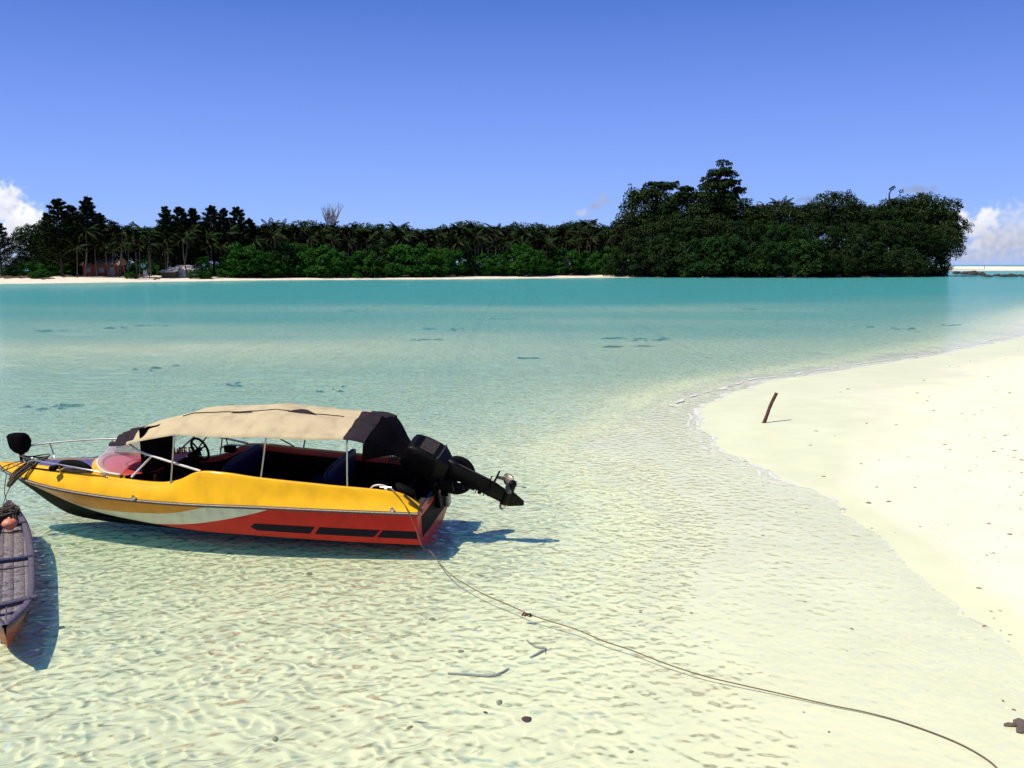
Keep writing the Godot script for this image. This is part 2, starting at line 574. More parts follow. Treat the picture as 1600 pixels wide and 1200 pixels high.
func axis_steps(parts: Array) -> PackedFloat32Array:    # [[from, to, step], ...]
	var out := PackedFloat32Array()
	for p in parts:
		var v: float = p[0]
		var s: float = p[2]
		while v < p[1] - 1e-4:
			out.append(v)
			v += s
			s *= p[3] if p.size() > 3 else 1.0
	out.append(parts[-1][1])
	return out

func make_seabed() -> void:
	n_bed.seed = 4
	n_bed.noise_type = FastNoiseLite.TYPE_SIMPLEX_SMOOTH
	n_bed.frequency = 0.06
	n_bed.fractal_octaves = 4
	n_fine.seed = 9
	n_fine.noise_type = FastNoiseLite.TYPE_SIMPLEX_SMOOTH
	n_fine.frequency = 0.7
	n_fine.fractal_octaves = 4
	var xs := PackedFloat32Array()
	var side := axis_steps([[12.0, 700.0, 0.16, 1.09]])
	for i in range(side.size() - 1, 0, -1): xs.append(-side[i])
	xs.append_array(axis_steps([[-12.0, 12.0, 0.09]]))
	for i in range(1, side.size()): xs.append(side[i])
	var zs := axis_steps([[3.0, 24.0, 0.1], [24.0, 900.0, 0.14, 1.07]])
	var back := axis_steps([[0.0, 60.0, 0.4, 1.3]])
	var zz := PackedFloat32Array()
	for i in range(back.size() - 1, -1, -1): zz.append(back[i] - 3.0 + 0.01)
	for v in zs: zz.append(-v - 0.05)
	var nx := xs.size()
	var nz := zz.size()
	var v := PackedVector3Array()
	var c := PackedColorArray()
	var far := PackedFloat32Array()
	for j in nz:
		for i in nx:
			var x := xs[i]
			var z := zz[j]
			var h := bed_height(x, z)
			v.append(Vector3(x, h, z))
			var d := beyond_shore(x, z)
			var reach := 0.7 + 5.2 * smoothstep(-13.0, -20.0, z) - 1.5 * smoothstep(-22.0, -34.0, z)
			var damp := smoothstep(reach, reach * 0.45, d + 0.28 * reach * n_bed.get_noise_2d(x * 2.2, z * 2.2 + 90.0))   # how wet the sand is
			far.append(damp)
			var dry := Color(0.80, 0.75, 0.565)
			var wet := Color(0.66, 0.69, 0.445)
			var t := dry.lerp(wet, damp)
			var mott := 1.0 + 0.07 * n_fine.get_noise_2d(x * 1.3, z * 1.3) + 0.05 * n_bed.get_noise_2d(x * 4.0, z * 4.0)
			c.append(Color(t.r * mott, t.g * mott, t.b * mott))
	var nor := PackedVector3Array()
	nor.resize(v.size())
	for j in nz:
		for i in nx:
			var a := v[j * nx + maxi(i - 1, 0)]
			var b := v[j * nx + mini(i + 1, nx - 1)]
			var e := v[maxi(j - 1, 0) * nx + i]
			var f := v[mini(j + 1, nz - 1) * nx + i]
			nor[j * nx + i] = (e - f).cross(b - a).normalized()
	var idx := [PackedInt32Array(), PackedInt32Array(), PackedInt32Array(), PackedInt32Array()]
	for j in nz - 1:
		for i in nx - 1:
			var a := j * nx + i
			var k := 0
			if v[a].y < -0.115 + 0.03 * n_bed.get_noise_2d(v[a].x * 5.0, v[a].z * 5.0): k = 2
			elif v[a].y < -0.06 + 0.02 * n_bed.get_noise_2d(v[a].x * 5.0, v[a].z * 5.0): k = 3
			elif far[a] > 0.5: k = 1
			idx[k].append_array(PackedInt32Array([a, a + nx, a + 1, a + 1, a + nx, a + nx + 1]))
	var names := ["dry_sand", "wet_sand", "seabed", "shallows_bed"]
	var mats := ["sand_dry", "sand_wet", "sand_bed", "sand_shallow"]
	var labels := ["dry cream coral sand of the spit", "smooth wet sand along the water's edge", "pale sand under the clear water with ridges standing in for its light net", "smooth pale sand under the thin edge of the water"]
	for k in 4:
		# only the corners that this sheet uses
		var seen := {}
		var vv := PackedVector3Array()
		var nn := PackedVector3Array()
		var cc := PackedColorArray()
		var ii := PackedInt32Array()
		for q in idx[k]:
			if not seen.has(q):
				seen[q] = vv.size()
				vv.append(v[q])
				nn.append(nor[q] if nor[q].y > 0 else -nor[q])
				cc.append(c[q])
			ii.append(seen[q])
		var arr := []
		arr.resize(Mesh.ARRAY_MAX)
		arr[Mesh.ARRAY_VERTEX] = vv
		arr[Mesh.ARRAY_NORMAL] = nn
		arr[Mesh.ARRAY_COLOR] = cc
		arr[Mesh.ARRAY_INDEX] = ii
		var am := ArrayMesh.new()
		am.add_surface_from_arrays(Mesh.PRIMITIVE_TRIANGLES, arr)
		tag(put(am, names[k], M[mats[k]]), labels[k], "", "", "structure")

func wave_height(x: float, z: float) -> float:
	var a := 0.010 * n_wave.get_noise_2d(x * 1.0, z * 1.6)
	var b := 0.003 * n_wave.get_noise_2d(x * 3.7 + 60.0, z * 5.0)
	return (a + b) * clampf(-bed_height(x, z) / 0.09, 0.12, 1.0)

func make_water() -> void:
	n_wave.seed = 23
	n_wave.noise_type = FastNoiseLite.TYPE_SIMPLEX_SMOOTH
	n_wave.frequency = 0.8
	n_wave.fractal_octaves = 3
	var xs := PackedFloat32Array()
	var side := axis_steps([[9.0, 26000.0, 0.16, 1.14]])
	for i in range(side.size() - 1, 0, -1): xs.append(-side[i])
	xs.append_array(axis_steps([[-9.0, 9.0, 0.09]]))
	for i in range(1, side.size()): xs.append(side[i])
	var zs := axis_steps([[-60.0, 3.0, 9.0], [3.0, 22.0, 0.08], [22.0, 45000.0, 0.12, 1.08]])
	var nx := xs.size()
	var nz := zs.size()
	var v := PackedVector3Array()
	var nor := PackedVector3Array()
	var thin := []
	for j in nz:
		for i in nx:
			var x := xs[i]
			var z := -zs[j]
			var near := absf(x) < 30.0 and z < -2.0 and z > -60.0
			v.append(Vector3(x, wave_height(x, z) if near else 0.0, z))
			thin.append(near and bed_height(x, z) > -0.03 + 0.035 * n_bed.get_noise_2d(x * 5.0, z * 5.0))
	nor.resize(v.size())
	for j in nz:
		for i in nx:
			var a := v[j * nx + maxi(i - 1, 0)]
			var b := v[j * nx + mini(i + 1, nx - 1)]
			var e := v[maxi(j - 1, 0) * nx + i]
			var f := v[mini(j + 1, nz - 1) * nx + i]
			var n := (e - f).cross(b - a).normalized()
			nor[j * nx + i] = n if n.y > 0 else -n
	# rippled water, and the calm film over the swash
	for part in 2:
		var ii := PackedInt32Array()
		for j in nz - 1:
			for i in nx - 1:
				var a := j * nx + i
				if (1 if thin[a] else 0) == part:
					ii.append_array(PackedInt32Array([a, a + nx, a + 1, a + 1, a + nx, a + nx + 1]))
		# front faces run clockwise seen from above
		var p0 := v[ii[0]]
		if (v[ii[1]] - p0).cross(v[ii[2]] - p0).y > 0:
			for k in range(0, ii.size(), 3):
				var q := ii[k + 1]
				ii[k + 1] = ii[k + 2]
				ii[k + 2] = q
		var arr := []
		arr.resize(Mesh.ARRAY_MAX)
		arr[Mesh.ARRAY_VERTEX] = v
		arr[Mesh.ARRAY_NORMAL] = nor
		arr[Mesh.ARRAY_INDEX] = ii
		var am := ArrayMesh.new()
		am.add_surface_from_arrays(Mesh.PRIMITIVE_TRIANGLES, arr)
		if part == 0: tag(put(am, "water", M.water), "clear rippled turquoise lagoon water", "", "", "structure")
		else: tag(put(am, "water_film", M.water_film), "calm thin film of water over the edge of the sand", "", "", "structure")
	# the body of the water: it swallows red and gives back green and blue, the more the longer the way through it
	var fog := FogVolume.new()
	fog.name = "water_body"
	fog.shape = RenderingServer.FOG_VOLUME_SHAPE_BOX
	fog.size = Vector3(6000, 12, 4940)
	fog.position = Vector3(0, -6.0 - 0.018, -2430)
	var fm := FogMaterial.new()
	fm.density = 0.42
	fm.albedo = lin(0.18, 0.90, 0.76)
	fog.material = fm
	tag(fog, "blue green body of the lagoon water", "", "", "structure")
	add_child(fog)

const FAR := [[-420.0, -120.0], [-250.0, -135.0], [-140.0, -152.0], [-91.0, -166.0], [-70.0, -186.0], [-48.6, -206.0], [-15.0, -217.0], [10.0, -234.0], [31.0, -247.0], [50.0, -243.0], [70.0, -238.0], [105.0, -252.0], [124.0, -268.0], [132.0, -285.0], [138.0, -330.0], [145.0, -420.0]]

func far_height(x: float, z: float) -> float:
	var d := look(FAR, x) - z + 2.0 * n_bed.get_noise_2d(x * 0.6, 3.0)
	var h := 0.0
	if d > 0: h = 1.0 * (1.0 - exp(-d / 24.0))
	else: h = maxf(-3.2, d * 0.09)
	var hx := (x - 84.0) / 34.0
	var hz := (z + 292.0) / 30.0
	return h + 10.0 * exp(-hx * hx - hz * hz) * smoothstep(0.0, 12.0, d)

func make_far_shore() -> void:
	var st := begin()
	var st2 := begin()
	var z0 := -120.0
	var cols := 170
	for i in cols:
		var x0 := -330.0 + i * 2.8
		var x1 := x0 + 2.8
		var e0 := minf(look(FAR, x0), look(FAR, x1))
		for j in 40:
			var za := look(FAR, x0) + 14.0 - j * 4.0
			var zb := look(FAR, x1) + 14.0 - j * 4.0
			var a := Vector3(x0, 0, za)
			var b := Vector3(x1, 0, zb)
			var c := Vector3(x1, 0, zb - 4.0)
			var d := Vector3(x0, 0, za - 4.0)
			a.y = far_height(a.x, a.z)
			b.y = far_height(b.x, b.z)
			c.y = far_height(c.x, c.z)
			d.y = far_height(d.x, d.z)
			var deep := j * 4.0 - 14.0
			var wide := 40.0 if x0 < -85.0 else lerpf(40.0, 13.0, clampf((x0 + 85.0) / 30.0, 0, 1))
			if x0 > 28.0: wide = 1.5
			wide += 4.0 * n_bed.get_noise_2d(x0 * 1.2, 60.0)
			quad(st if deep < wide else st2, a, b, c, d)
	tag(build(st, "far_beach", M.sand_far), "narrow white beach across the lagoon", "", "", "structure")
	tag(build(st2, "far_ground", M.leaf_litter), "dark wooded ground behind the far beach", "", "", "structure")
	# the sandbar out beyond the point
	var sb := begin()
	var rows := []
	for i in 40:
		var t := i / 39.0
		var x := 205.0 + t * 420.0
		var zc := -520.0 - 60.0 * t + 12.0 * n_bed.get_noise_2d(x * 0.3, 9.0)
		var row := PackedVector3Array()
		for k in 9:
			var s := k / 8.0 * 2.0 - 1.0
			row.append(Vector3(x, 1.15 * (1.0 - s * s) * smoothstep(0.0, 0.12, t) * (0.8 + 0.4 * n_bed.get_noise_2d(x * 0.5, 31.0)) - 0.25, zc + s * 26.0))
		rows.append(row)
	sheet(sb, rows)
	tag(build(sb, "sandbar", M.sand_far), "thin white sandbar out beyond the wooded point", "", "", "structure")

# ------------------------------------------------------------------ trees
class Leaves:
	var v := PackedVector3Array()
	var n := PackedVector3Array()
	var c := PackedColorArray()
	func kite(p: Vector3, along: Vector3, across: Vector3, col: Color) -> void:
		var a := p - along * 0.5
		var b := p + across * 0.5 - along * 0.05
		var d := p - across * 0.5 - along * 0.05
		var e := p + along * 0.5
		var nn := along.cross(across).normalized()
		if nn.y < 0: nn = -nn
		for q in [a, b, e, a, e, d]:
			v.append(q)
			n.append(nn)
			c.append(col)
	func mesh() -> ArrayMesh:
		var arr := []
		arr.resize(Mesh.ARRAY_MAX)
		arr[Mesh.ARRAY_VERTEX] = v
		arr[Mesh.ARRAY_NORMAL] = n
		arr[Mesh.ARRAY_COLOR] = c
		var m := ArrayMesh.new()
		m.add_surface_from_arrays(Mesh.PRIMITIVE_TRIANGLES, arr)
		return m

func unit(r: RandomNumberGenerator) -> Vector3:
	var z := r.randf_range(-1, 1)
	var a := r.randf() * TAU
	var s := sqrt(1 - z * z)
	return Vector3(s * cos(a), z, s * sin(a))

func leaf_colour(r: RandomNumberGenerator, a: Color, b: Color) -> Color:
	var t := a.lerp(b, clampf(r.randfn(0.4, 0.28), 0, 1))
	if r.randf() < 0.01: t = t.lerp(Color(0.14, 0.11, 0.04), 0.5)
	return t

func clump(L: Leaves, r: RandomNumberGenerator, at: Vector3, radii: Vector3, count: int, size: float, ca: Color, cb: Color) -> void:
	for i in count:
		var u := unit(r)
		if u.y < -0.35 and r.randf() < 0.6: u.y = -u.y
		var rad := pow(r.randf(), 0.33)
		rad = lerpf(0.45, 1.08, rad)
		var p := at + u * radii * rad
		var nn := (u + unit(r) * 0.8 + Vector3.UP * 0.35).normalized()
		var al := nn.cross(unit(r)).normalized()
		var ac := nn.cross(al)
		var s := size * r.randf_range(0.6, 1.35)
		L.kite(p, al * s, ac * s * 0.55, leaf_colour(r, ca, cb))

func limb(st: SurfaceTool, a: Vector3, b: Vector3, ra: float, rb: float, r: RandomNumberGenerator, bend := 0.12) -> void:
	var m := a.lerp(b, 0.5) + unit(r) * a.distance_to(b) * bend
	tube(st, curve([a, m, b], 4), range(9).map(func(i): return lerpf(ra, rb, i / 8.0)), 6, false)

# every tree is made 10 m tall at the origin
func broadleaf(seed_: int, shape: String, ca: Color, cb: Color) -> Array:
	var r := RandomNumberGenerator.new()
	r.seed = seed_
	var L := Leaves.new()
	var st := begin()
	var tips := []
	if shape == "dome":
		for i in 30:
			var a := i * 2.399 + r.randf() * 0.5
			var t := (i + 0.5) / 30.0
			var el := asin(lerpf(-0.25, 0.98, t))
			tips.append([Vector3(cos(a) * cos(el) * 4.3, 5.4 + sin(el) * 3.7, sin(a) * cos(el) * 4.3) + unit(r) * 0.6, r.randf_range(1.0, 1.7)])
		for i in 8:
			tips.append([Vector3(r.randf_range(-2.5, 2.5), r.randf_range(4.0, 7.0), r.randf_range(-2.5, 2.5)), 1.8])
	elif shape == "tier":       # an emergent tree with layered boughs
		for i in 34:
			var t := i / 33.0
			var a := i * 2.399 + r.randf()
			var tier := floorf(t * 6.0) / 6.0
			var rad := lerpf(3.1, 0.7, pow(tier, 1.1)) * r.randf_range(0.45, 1.1)
			tips.append([Vector3(cos(a) * rad, 3.4 + tier * 7.0 + r.randf_range(-0.3, 0.3), sin(a) * rad), r.randf_range(0.7, 1.05)])
	elif shape == "spread":     # a flat open crown on bare boughs
		for i in 24:
			var a := i * 2.399 + r.randf()
			var rad := sqrt((i + 0.5) / 24.0) * 4.6
			tips.append([Vector3(cos(a) * rad, 8.6 - rad * rad * 0.06 + r.randf_range(-0.6, 0.5), sin(a) * rad), r.randf_range(0.6, 1.0)])
	elif shape == "shrub":
		for i in 26:
			var a := i * 2.399 + r.randf() * 0.6
			var t := (i + 0.5) / 26.0
			var el := asin(lerpf(-0.05, 0.97, t))
			tips.append([Vector3(cos(a) * cos(el) * 6.2, 1.2 + sin(el) * 7.3, sin(a) * cos(el) * 5.6) + unit(r) * 0.9, r.randf_range(1.3, 2.3)])
		for i in 10:
			var a := r.randf() * TAU
			tips.append([Vector3(cos(a) * 5.4, r.randf_range(0.8, 2.6), sin(a) * 5.2), 1.5])
	var fork := Vector3(r.randf_range(-0.4, 0.4), 2.2 if shape != "shrub" else 0.6, r.randf_range(-0.4, 0.4))
	if shape == "spread": fork.y = 5.2
	var root_r := 0.32 if shape != "shrub" else 0.2
	tube(st, curve([Vector3(0, -0.8, 0), Vector3(0, 0.3, 0), fork], 4), [root_r * 1.5, root_r * 1.25, root_r * 1.1, root_r, root_r, root_r * 0.95, root_r * 0.9, root_r * 0.85, root_r * 0.8], 8, false)
	if shape == "tier":
		limb(st, fork, Vector3(0.2, 9.6, 0), 0.26, 0.05, r, 0.02)
	for k in tips.size():
		var t: Array = tips[k]
		var p: Vector3 = t[0]
		if shape == "tier":
			limb(st, Vector3(0.1, maxf(2.0, p.y - 0.6), 0), p, 0.09, 0.025, r, 0.08)
		else:
			limb(st, fork, p, 0.12, 0.025, r, 0.1)
		var rr: float = t[1]
		var flat := 0.72 if shape in ["dome", "shrub"] else 0.42
		var cnt := 190 if shape == "dome" else 150
		if shape == "shrub": cnt = 240
		var sz := 0.34 if shape != "shrub" else 0.55
		clump(L, r, p, Vector3(rr, rr * flat, rr), cnt, sz, ca, cb)
		for j in 3:   # sprays that break the outline
			var q := p + unit(r) * Vector3(rr * 1.25, rr * flat * 1.2, rr * 1.25)
			clump(L, r, q, Vector3(rr, rr * flat, rr) * 0.35, 26, sz * 0.8, ca, cb)
	return [done(st), L.mesh()]

func casuarina(seed_: int, ca: Color, cb: Color, slim: float) -> Array:
	var r := RandomNumberGenerator.new()
	r.seed = seed_
	var L := Leaves.new()
	var st := begin()
	tube(st, curve([Vector3(0, -0.6, 0), Vector3(0.08, 3, 0.05), Vector3(-0.05, 6.5, 0), Vector3(0.05, 9.7, 0)], 4), range(13).map(func(i): return lerpf(0.2, 0.02, i / 12.0)), 7, false)
	for i in 62:
		var t := (i + r.randf()) / 62.0
		var y := lerpf(1.2, 9.4, t)
		var a := i * 2.399 + r.randf() * 0.7
		var reach := slim * (0.25 + 3.2 * pow(1.0 - t, 0.75)) * r.randf_range(0.6, 1.12)
		var tip := Vector3(cos(a) * reach, y + reach * 0.38, sin(a) * reach)
		limb(st, Vector3(0, y, 0), tip, 0.045, 0.012, r, 0.05)
		for j in 4:
			var f := lerpf(0.4, 1.0, j / 3.0)
			var p := Vector3(0, y, 0).lerp(tip, f)
			for k in 44:
				var q := p + unit(r) * Vector3(0.62, 0.42, 0.62) * (0.32 + 0.75 * (1.0 - t)) * r.randf_range(0.5, 1.2)
				var dirn := (Vector3(cos(a), 0.4, sin(a)) + unit(r) * 0.9 + Vector3.DOWN * 0.1).normalized()
				var ac := dirn.cross(unit(r)).normalized()
				L.kite(q, dirn * r.randf_range(0.22, 0.42), ac * 0.10, leaf_colour(r, ca, cb))
	return [done(st), L.mesh()]

func frond_mesh(seed_: int, length: float, lift: float, droop: float, ca: Color, cb: Color) -> ArrayMesh:   # grows along +x from the origin
	var r := RandomNumberGenerator.new()
	r.seed = seed_
	var L := Leaves.new()
	var n := 19
	var prev := Vector3.ZERO
	for i in n:
		var t := (i + 1.0) / n
		var p := Vector3(length * (t - 0.12 * t * t * droop), length * (lift * t - droop * t * t), 0)
		var d := (p - prev)
		var col := leaf_colour(r, ca, cb)
		var mid := prev.lerp(p, 0.5)
		L.kite(mid, d * 1.25, Vector3(0, 0, 0.07), Color(0.12, 0.11, 0.04))
		L.kite(mid, d * 1.25, Vector3(0, 0.07, 0), Color(0.12, 0.11, 0.04))
		if t > 0.14:
			var ll := length * 0.26 * sin(PI * clampf(0.12 + t * 0.86, 0, 1)) + 0.12
			for s in [-1.0, 1.0]:
				var out := (d.normalized() * 0.55 + Vector3(0, -0.75 + r.randf_range(-0.25, 0.3), s * 0.8)).normalized()
				L.kite(p + out * ll * 0.5, out * ll, d.normalized() * 0.27, col)
		prev = p
	return L.mesh()

func palm_trunk(seed_: int) -> ArrayMesh:
	var r := RandomNumberGenerator.new()
	r.seed = seed_
	var st := begin()
	var lean := Vector3(r.randf_range(-0.8, 0.8), 0, r.randf_range(-0.5, 0.5))
	var pts := curve([Vector3(-lean.x, -0.5, -lean.z), Vector3(-lean.x * 0.8, 1.2, -lean.z), Vector3(-lean.x * 0.1, 5.0, 0), Vector3(0, 8.6, 0)], 7)
	var rad := []
	for i in pts.size():
		var t := i / float(pts.size() - 1)
		rad.append(lerpf(0.2, 0.115, sqrt(t)) * (1.05 if i % 2 else 0.97))
	tube(st, pts, rad, 8, false)
	return done(st)

func plant(proto: Array, base: String, at: Vector3, size: Vector3, turn: float, leaf: Material, bark: Material, label: String, category: String, group: String) -> Node3D:
	var o := thing(base, at, label, category, group)
	o.rotation.y = turn
	o.scale = size
	put(proto[0], "trunk", bark, o)
	put(proto[1], "crown", leaf, o)
	return o

func spot(px: float, behind: float) -> Vector3:      # on the far land: seen at px, so many metres behind the waterline
	var z := -220.0
	var p := Vector3.ZERO
	for i in 12:
		p = on_depth(px, 425.0, z)
		z = lerpf(z, look(FAR, p.x) - behind, 0.7)
	p = on_depth(px, 425.0, z)
	return Vector3(p.x, far_height(p.x, z), z)

func tall(at: Vector3, px: float, top: float) -> float:
	return maxf(1.0, on_depth(px, top, at.z).y - at.y)

func make_forest() -> void:
	var r := RandomNumberGenerator.new()
	r.seed = 300
	var dark := Color(0.010, 0.022, 0.009)
	var mid := Color(0.030, 0.058, 0.016)
	var fresh := Color(0.034, 0.115, 0.016)
	var fresh2 := Color(0.018, 0.070, 0.010)
	var olive := Color(0.044, 0.066, 0.020)
	var domes := []
	for k in 4: domes.append(broadleaf(400 + k, "dome", dark, mid if k < 2 else olive))
	var tiers := [broadleaf(420, "tier", dark, mid), broadleaf(421, "tier", dark, olive)]
	var spreads := [broadleaf(430, "spread", dark, mid)]
	var shrubs := []
	for k in 4: shrubs.append(broadleaf(440 + k, "shrub", fresh2 if k < 3 else dark, fresh if k < 3 else mid))
	var cas := [casuarina(450, dark, Color(0.040, 0.055, 0.024), 1.0), casuarina(451, dark, Color(0.034, 0.056, 0.028), 0.8)]
	# casuarinas on the left of the far shore: [px, top, metres behind the waterline, width]
	var cs := [[2, 346, 30, 1.0], [-30, 330, 38, 1.0], [97, 307, 36, 1.05], [78, 330, 44, 0.9], [118, 318, 44, 1.0], [143, 304, 40, 1.05], [160, 330, 48, 1.0], [262, 319, 34, 1.0], [285, 320, 38, 1.1], [306, 322, 36, 1.1], [334, 318, 34, 0.9], [352, 322, 40, 1.0], [374, 320, 36, 0.9], [393, 338, 42, 1.0]]
	for i in cs.size():
		var e: Array = cs[i]
		var at := spot(e[0], e[2])
		var h := tall(at, e[0], e[1])
		var s := h / 9.8
		var w: float = s * e[3] * (1.0 if i < 7 else 0.95)
		plant(cas[i % 2], "casuarina_tree", at, Vector3(w, s, w), i * 1.3, M.needles, M.bark_dark,
			"feathery dark casuarina towering above the beach left of the white shack" if e[0] < 200 else "rounded dark casuarina rising behind the white shack", "tree", "casuarinas behind the far beach" if e[0] < 200 else "casuarinas behind the shack")
	# blue-green tree in the gap
	for e in [[52, 386, 70, 1.0], [36, 400, 80, 1.2], [62, 404, 60, 1.0]]:
		var at := spot(e[0], e[2])
		var s: float = tall(at, e[0], e[1]) / 9.6
		plant(domes[1], "broadleaf_tree", at, Vector3(s * e[3], s, s), e[0], M.leaves, M.bark_dark, "low rounded tree in the gap between the tall casuarinas", "tree", "trees in the casuarina gap")
	# coconut palms
	var fronds := [frond_mesh(1, 4.2, 0.75, 0.62, dark, mid), frond_mesh(2, 4.4, 0.45, 0.72, dark, olive), frond_mesh(3, 4.0, 0.10, 0.66, Color(0.02, 0.03, 0.012), Color(0.09, 0.085, 0.035)), frond_mesh(4, 3.6, 1.05, 0.45, dark, mid)]
	var trunks := [palm_trunk(11), palm_trunk(12), palm_trunk(13)]
	var tops := [[139, 340], [190, 338], [212, 345], [237, 345], [265, 358], [292, 340], [327, 352], [355, 350], [378, 352], [408, 346], [424, 330], [440, 334], [457, 346], [476, 338], [493, 348], [511, 335], [530, 338], [550, 340], [567, 341], [581, 348], [596, 348], [621, 335], [636, 348], [651, 349], [666, 353], [684, 351], [707, 339], [721, 339], [741, 335], [752, 339], [775, 339], [796, 348], [820, 345], [838, 344], [860, 345], [882, 346], [905, 340], [916, 328], [932, 345], [947, 340], [970, 339], [986, 346]]
	var rows := [[150, 372, 30, 14], [166, 366, 26, 14], [178, 378, 24, 14], [202, 372, 22, 14], [121, 372, 26, 13]]
	for t in tops: rows.append([t[0], t[1], r.randf_range(24, 36), 17])
	for t in tops:      # a nearer, lower row whose pale hanging fronds show above the shrubs
		if t[0] > 180: rows.append([t[0] + r.randf_range(-9, 9), t[1] + r.randf_range(14, 30), r.randf_range(15, 22), 15])
	for k in 60: rows.append([150.0 + k * 14.2 + r.randf_range(-6, 6), r.randf_range(340, 366), r.randf_range(32, 60), 14])
	for i in rows.size():
		var e: Array = rows[i]
		var at := spot(e[0], e[2])
		var h: float = tall(at, e[0], e[1])
		var front: bool = e[2] < 23
		var o := thing("coconut_palm", at, "coconut palm with low hanging pale fronds at the front of the grove" if front else "coconut palm in the dark grove behind the green shrubs", "palm tree", "low palms at the front of the grove" if front else "coconut palms of the grove")
		var s := h / 11.2
		var wide := clampf(s, 0.75, 1.15)
		o.rotation = Vector3(r.randf_range(-0.05, 0.05), r.randf() * TAU, r.randf_range(-0.05, 0.05))
		o.scale = Vector3(wide, s, wide)
		put(trunks[i % 3], "trunk", M.bark_palm, o)
		for k in e[3]:
			var t: float = (k + 0.5) / e[3]
			var f := put(fronds[3 if t < 0.16 else (0 if t < 0.42 else (1 if t < 0.74 else 2))], "frond", M.palm_leaves, o)
			f.position = Vector3(0, 8.55, 0)
			f.rotation = Vector3(r.randf_range(-0.3, 0.3), k * 2.399 + r.randf() * 0.4, r.randf_range(-0.12, 0.12))
			var fs := r.randf_range(0.62, 0.92)
			f.scale = Vector3(fs, fs / maxf(s / wide, 0.6), fs)
	# the dark wood behind the grove
	for q in 46:
		var bx := 70.0 + q * 20.5 + r.randf_range(-8, 8)
		var at := spot(bx, r.randf_range(62, 84))
		var s: float = tall(at, bx, r.randf_range(346, 364)) / 9.6
		plant(domes[q % 2], "backwood_tree", at, Vector3(s * 1.15, s, s), q * 1.1, M.leaves, M.bark_dark, "dark tree of the wood seen between the palm trunks", "tree", "trees behind the palm grove")
	for q in 52:
		var bx := 20.0 + q * 19.0 + r.randf_range(-8, 8)
		var at := spot(bx, r.randf_range(40, 58))
		var s: float = tall(at, bx, r.randf_range(404, 416)) / 8.8
		plant(shrubs[q % 3], "undergrowth_bush", at, Vector3(s * 1.5, s, s), q * 1.1, M.leaves, M.bark_dark, "undergrowth bush in the shade between the palm trunks", "bush", "undergrowth of the palm grove")
	# shrubs along the beach
	var px := 362.0
	var k := 0
	while px < 985.0:
		var at := spot(px, r.randf_range(13, 17) if px < 470 or px > 700 else r.randf_range(9, 13))
		var h: float = tall(at, px, r.randf_range(382, 400) if k % 3 else r.randf_range(398, 414))
		var s := h / 8.8
		plant(shrubs[[0, 1, 2, 0, 3, 1, 2][k % 7]], "beach_shrub", at, Vector3(s * r.randf_range(0.8, 1.1), s, s * 0.85), r.randf() * TAU, M.leaves, M.bark_dark, "bright green spreading shrub along the far beach under the palms", "shrub", "green shrubs along the far beach")
		px += r.randf_range(16, 26)
		k += 1
	for e in [[317, 402, 14, 0.5], [372, 386, 16, 0.8], [396, 392, 14, 0.8], [55, 424, 20, 1.2], [66, 421, 22, 1.2], [305, 421, 10, 1.0], [322, 424, 9, 1.0], [205, 424, 14, 1.0]]:
		var at := spot(e[0], e[2])
		var s: float = tall(at, e[0], e[1]) / 8.8
		plant(shrubs[int(e[0]) % 3], "low_bush", at, Vector3(s * e[3], s, s * e[3]), e[0], M.leaves, M.bark_dark, "small green bush on the sand near the houses", "bush", "bushes by the houses")
	# the bare tree above the palms
	make_bare_tree(spot(520, 52), tall(spot(520, 52), 520, 316))
	# the wooded knoll at the right: [px, top, behind, width, prototype]
	var big := [[1120, 250, 34, 1.0, "tier", 0], [1135, 268, 40, 1.1, "tier", 1], [1104, 275, 28, 0.9, "tier", 1], [1030, 277, 30, 1.0, "spread", 0], [1010, 300, 24, 0.85, "dome", 2], [1048, 308, 26, 0.9, "dome", 0], [1080, 300, 30, 1.0, "dome", 3], [1150, 313, 34, 1.0, "dome", 1], [1185, 321, 36, 1.0, "dome", 0], [1240, 322, 38, 1.0, "dome", 1], [1275, 314, 32, 0.9, "dome", 0], [1302, 303, 30, 1.0, "dome", 2], [1330, 318, 30, 1.0, "dome", 0], [1362, 322, 26, 1.0, "dome", 1], [1395, 312, 24, 0.9, "dome", 0], [1418, 306, 20, 1.0, "dome", 0], [1442, 308, 14, 1.0, "dome", 3], [1462, 332, 8, 0.9, "dome", 3], [1212, 318, 26, 1.0, "dome", 3], [990, 338, 18, 0.8, "dome", 2],
		[1020, 350, 14, 0.8, "dome", 2], [1060, 340, 16, 0.9, "dome", 0], [1100, 342, 16, 0.9, "dome", 3], [1145, 345, 16, 0.9, "dome", 0], [1190, 350, 16, 0.9, "dome", 1], [1235, 352, 14, 0.9, "dome", 0], [1280, 350, 12, 0.9, "dome", 1], [1325, 348, 12, 0.9, "dome", 0], [1370, 345, 10, 0.9, "dome", 0], [1405, 345, 7, 0.9, "dome", 1], [1440, 352, 4, 0.9, "dome", 0], [1470, 356, 1, 0.8, "dome", 3]]
	for i in big.size():
		var e: Array = big[i]
		var at := spot(e[0], e[2])
		var h: float = tall(at, e[0], e[1])
		var s := h / (10.6 if e[4] == "tier" else 9.6)
		var proto: Array = {"dome": domes, "tier": tiers, "spread": spreads}[e[4]][e[5]]
		var w: float = clampf(s, 1.2, 2.1) * e[3]
		var label := "dark broad tree in the thick wood on the point"
		var group := "trees of the wooded point"
		if e[4] == "tier":
			label = "tallest tree of the point, its dark boughs in tiers above the wood"
			group = "tiered giants of the wooded point"
			w = s * 0.8 * e[3]
		elif e[4] == "spread":
			label = "tall tree with a flat open crown above the palm end of the wood"
			group = ""
			w = s * 0.9
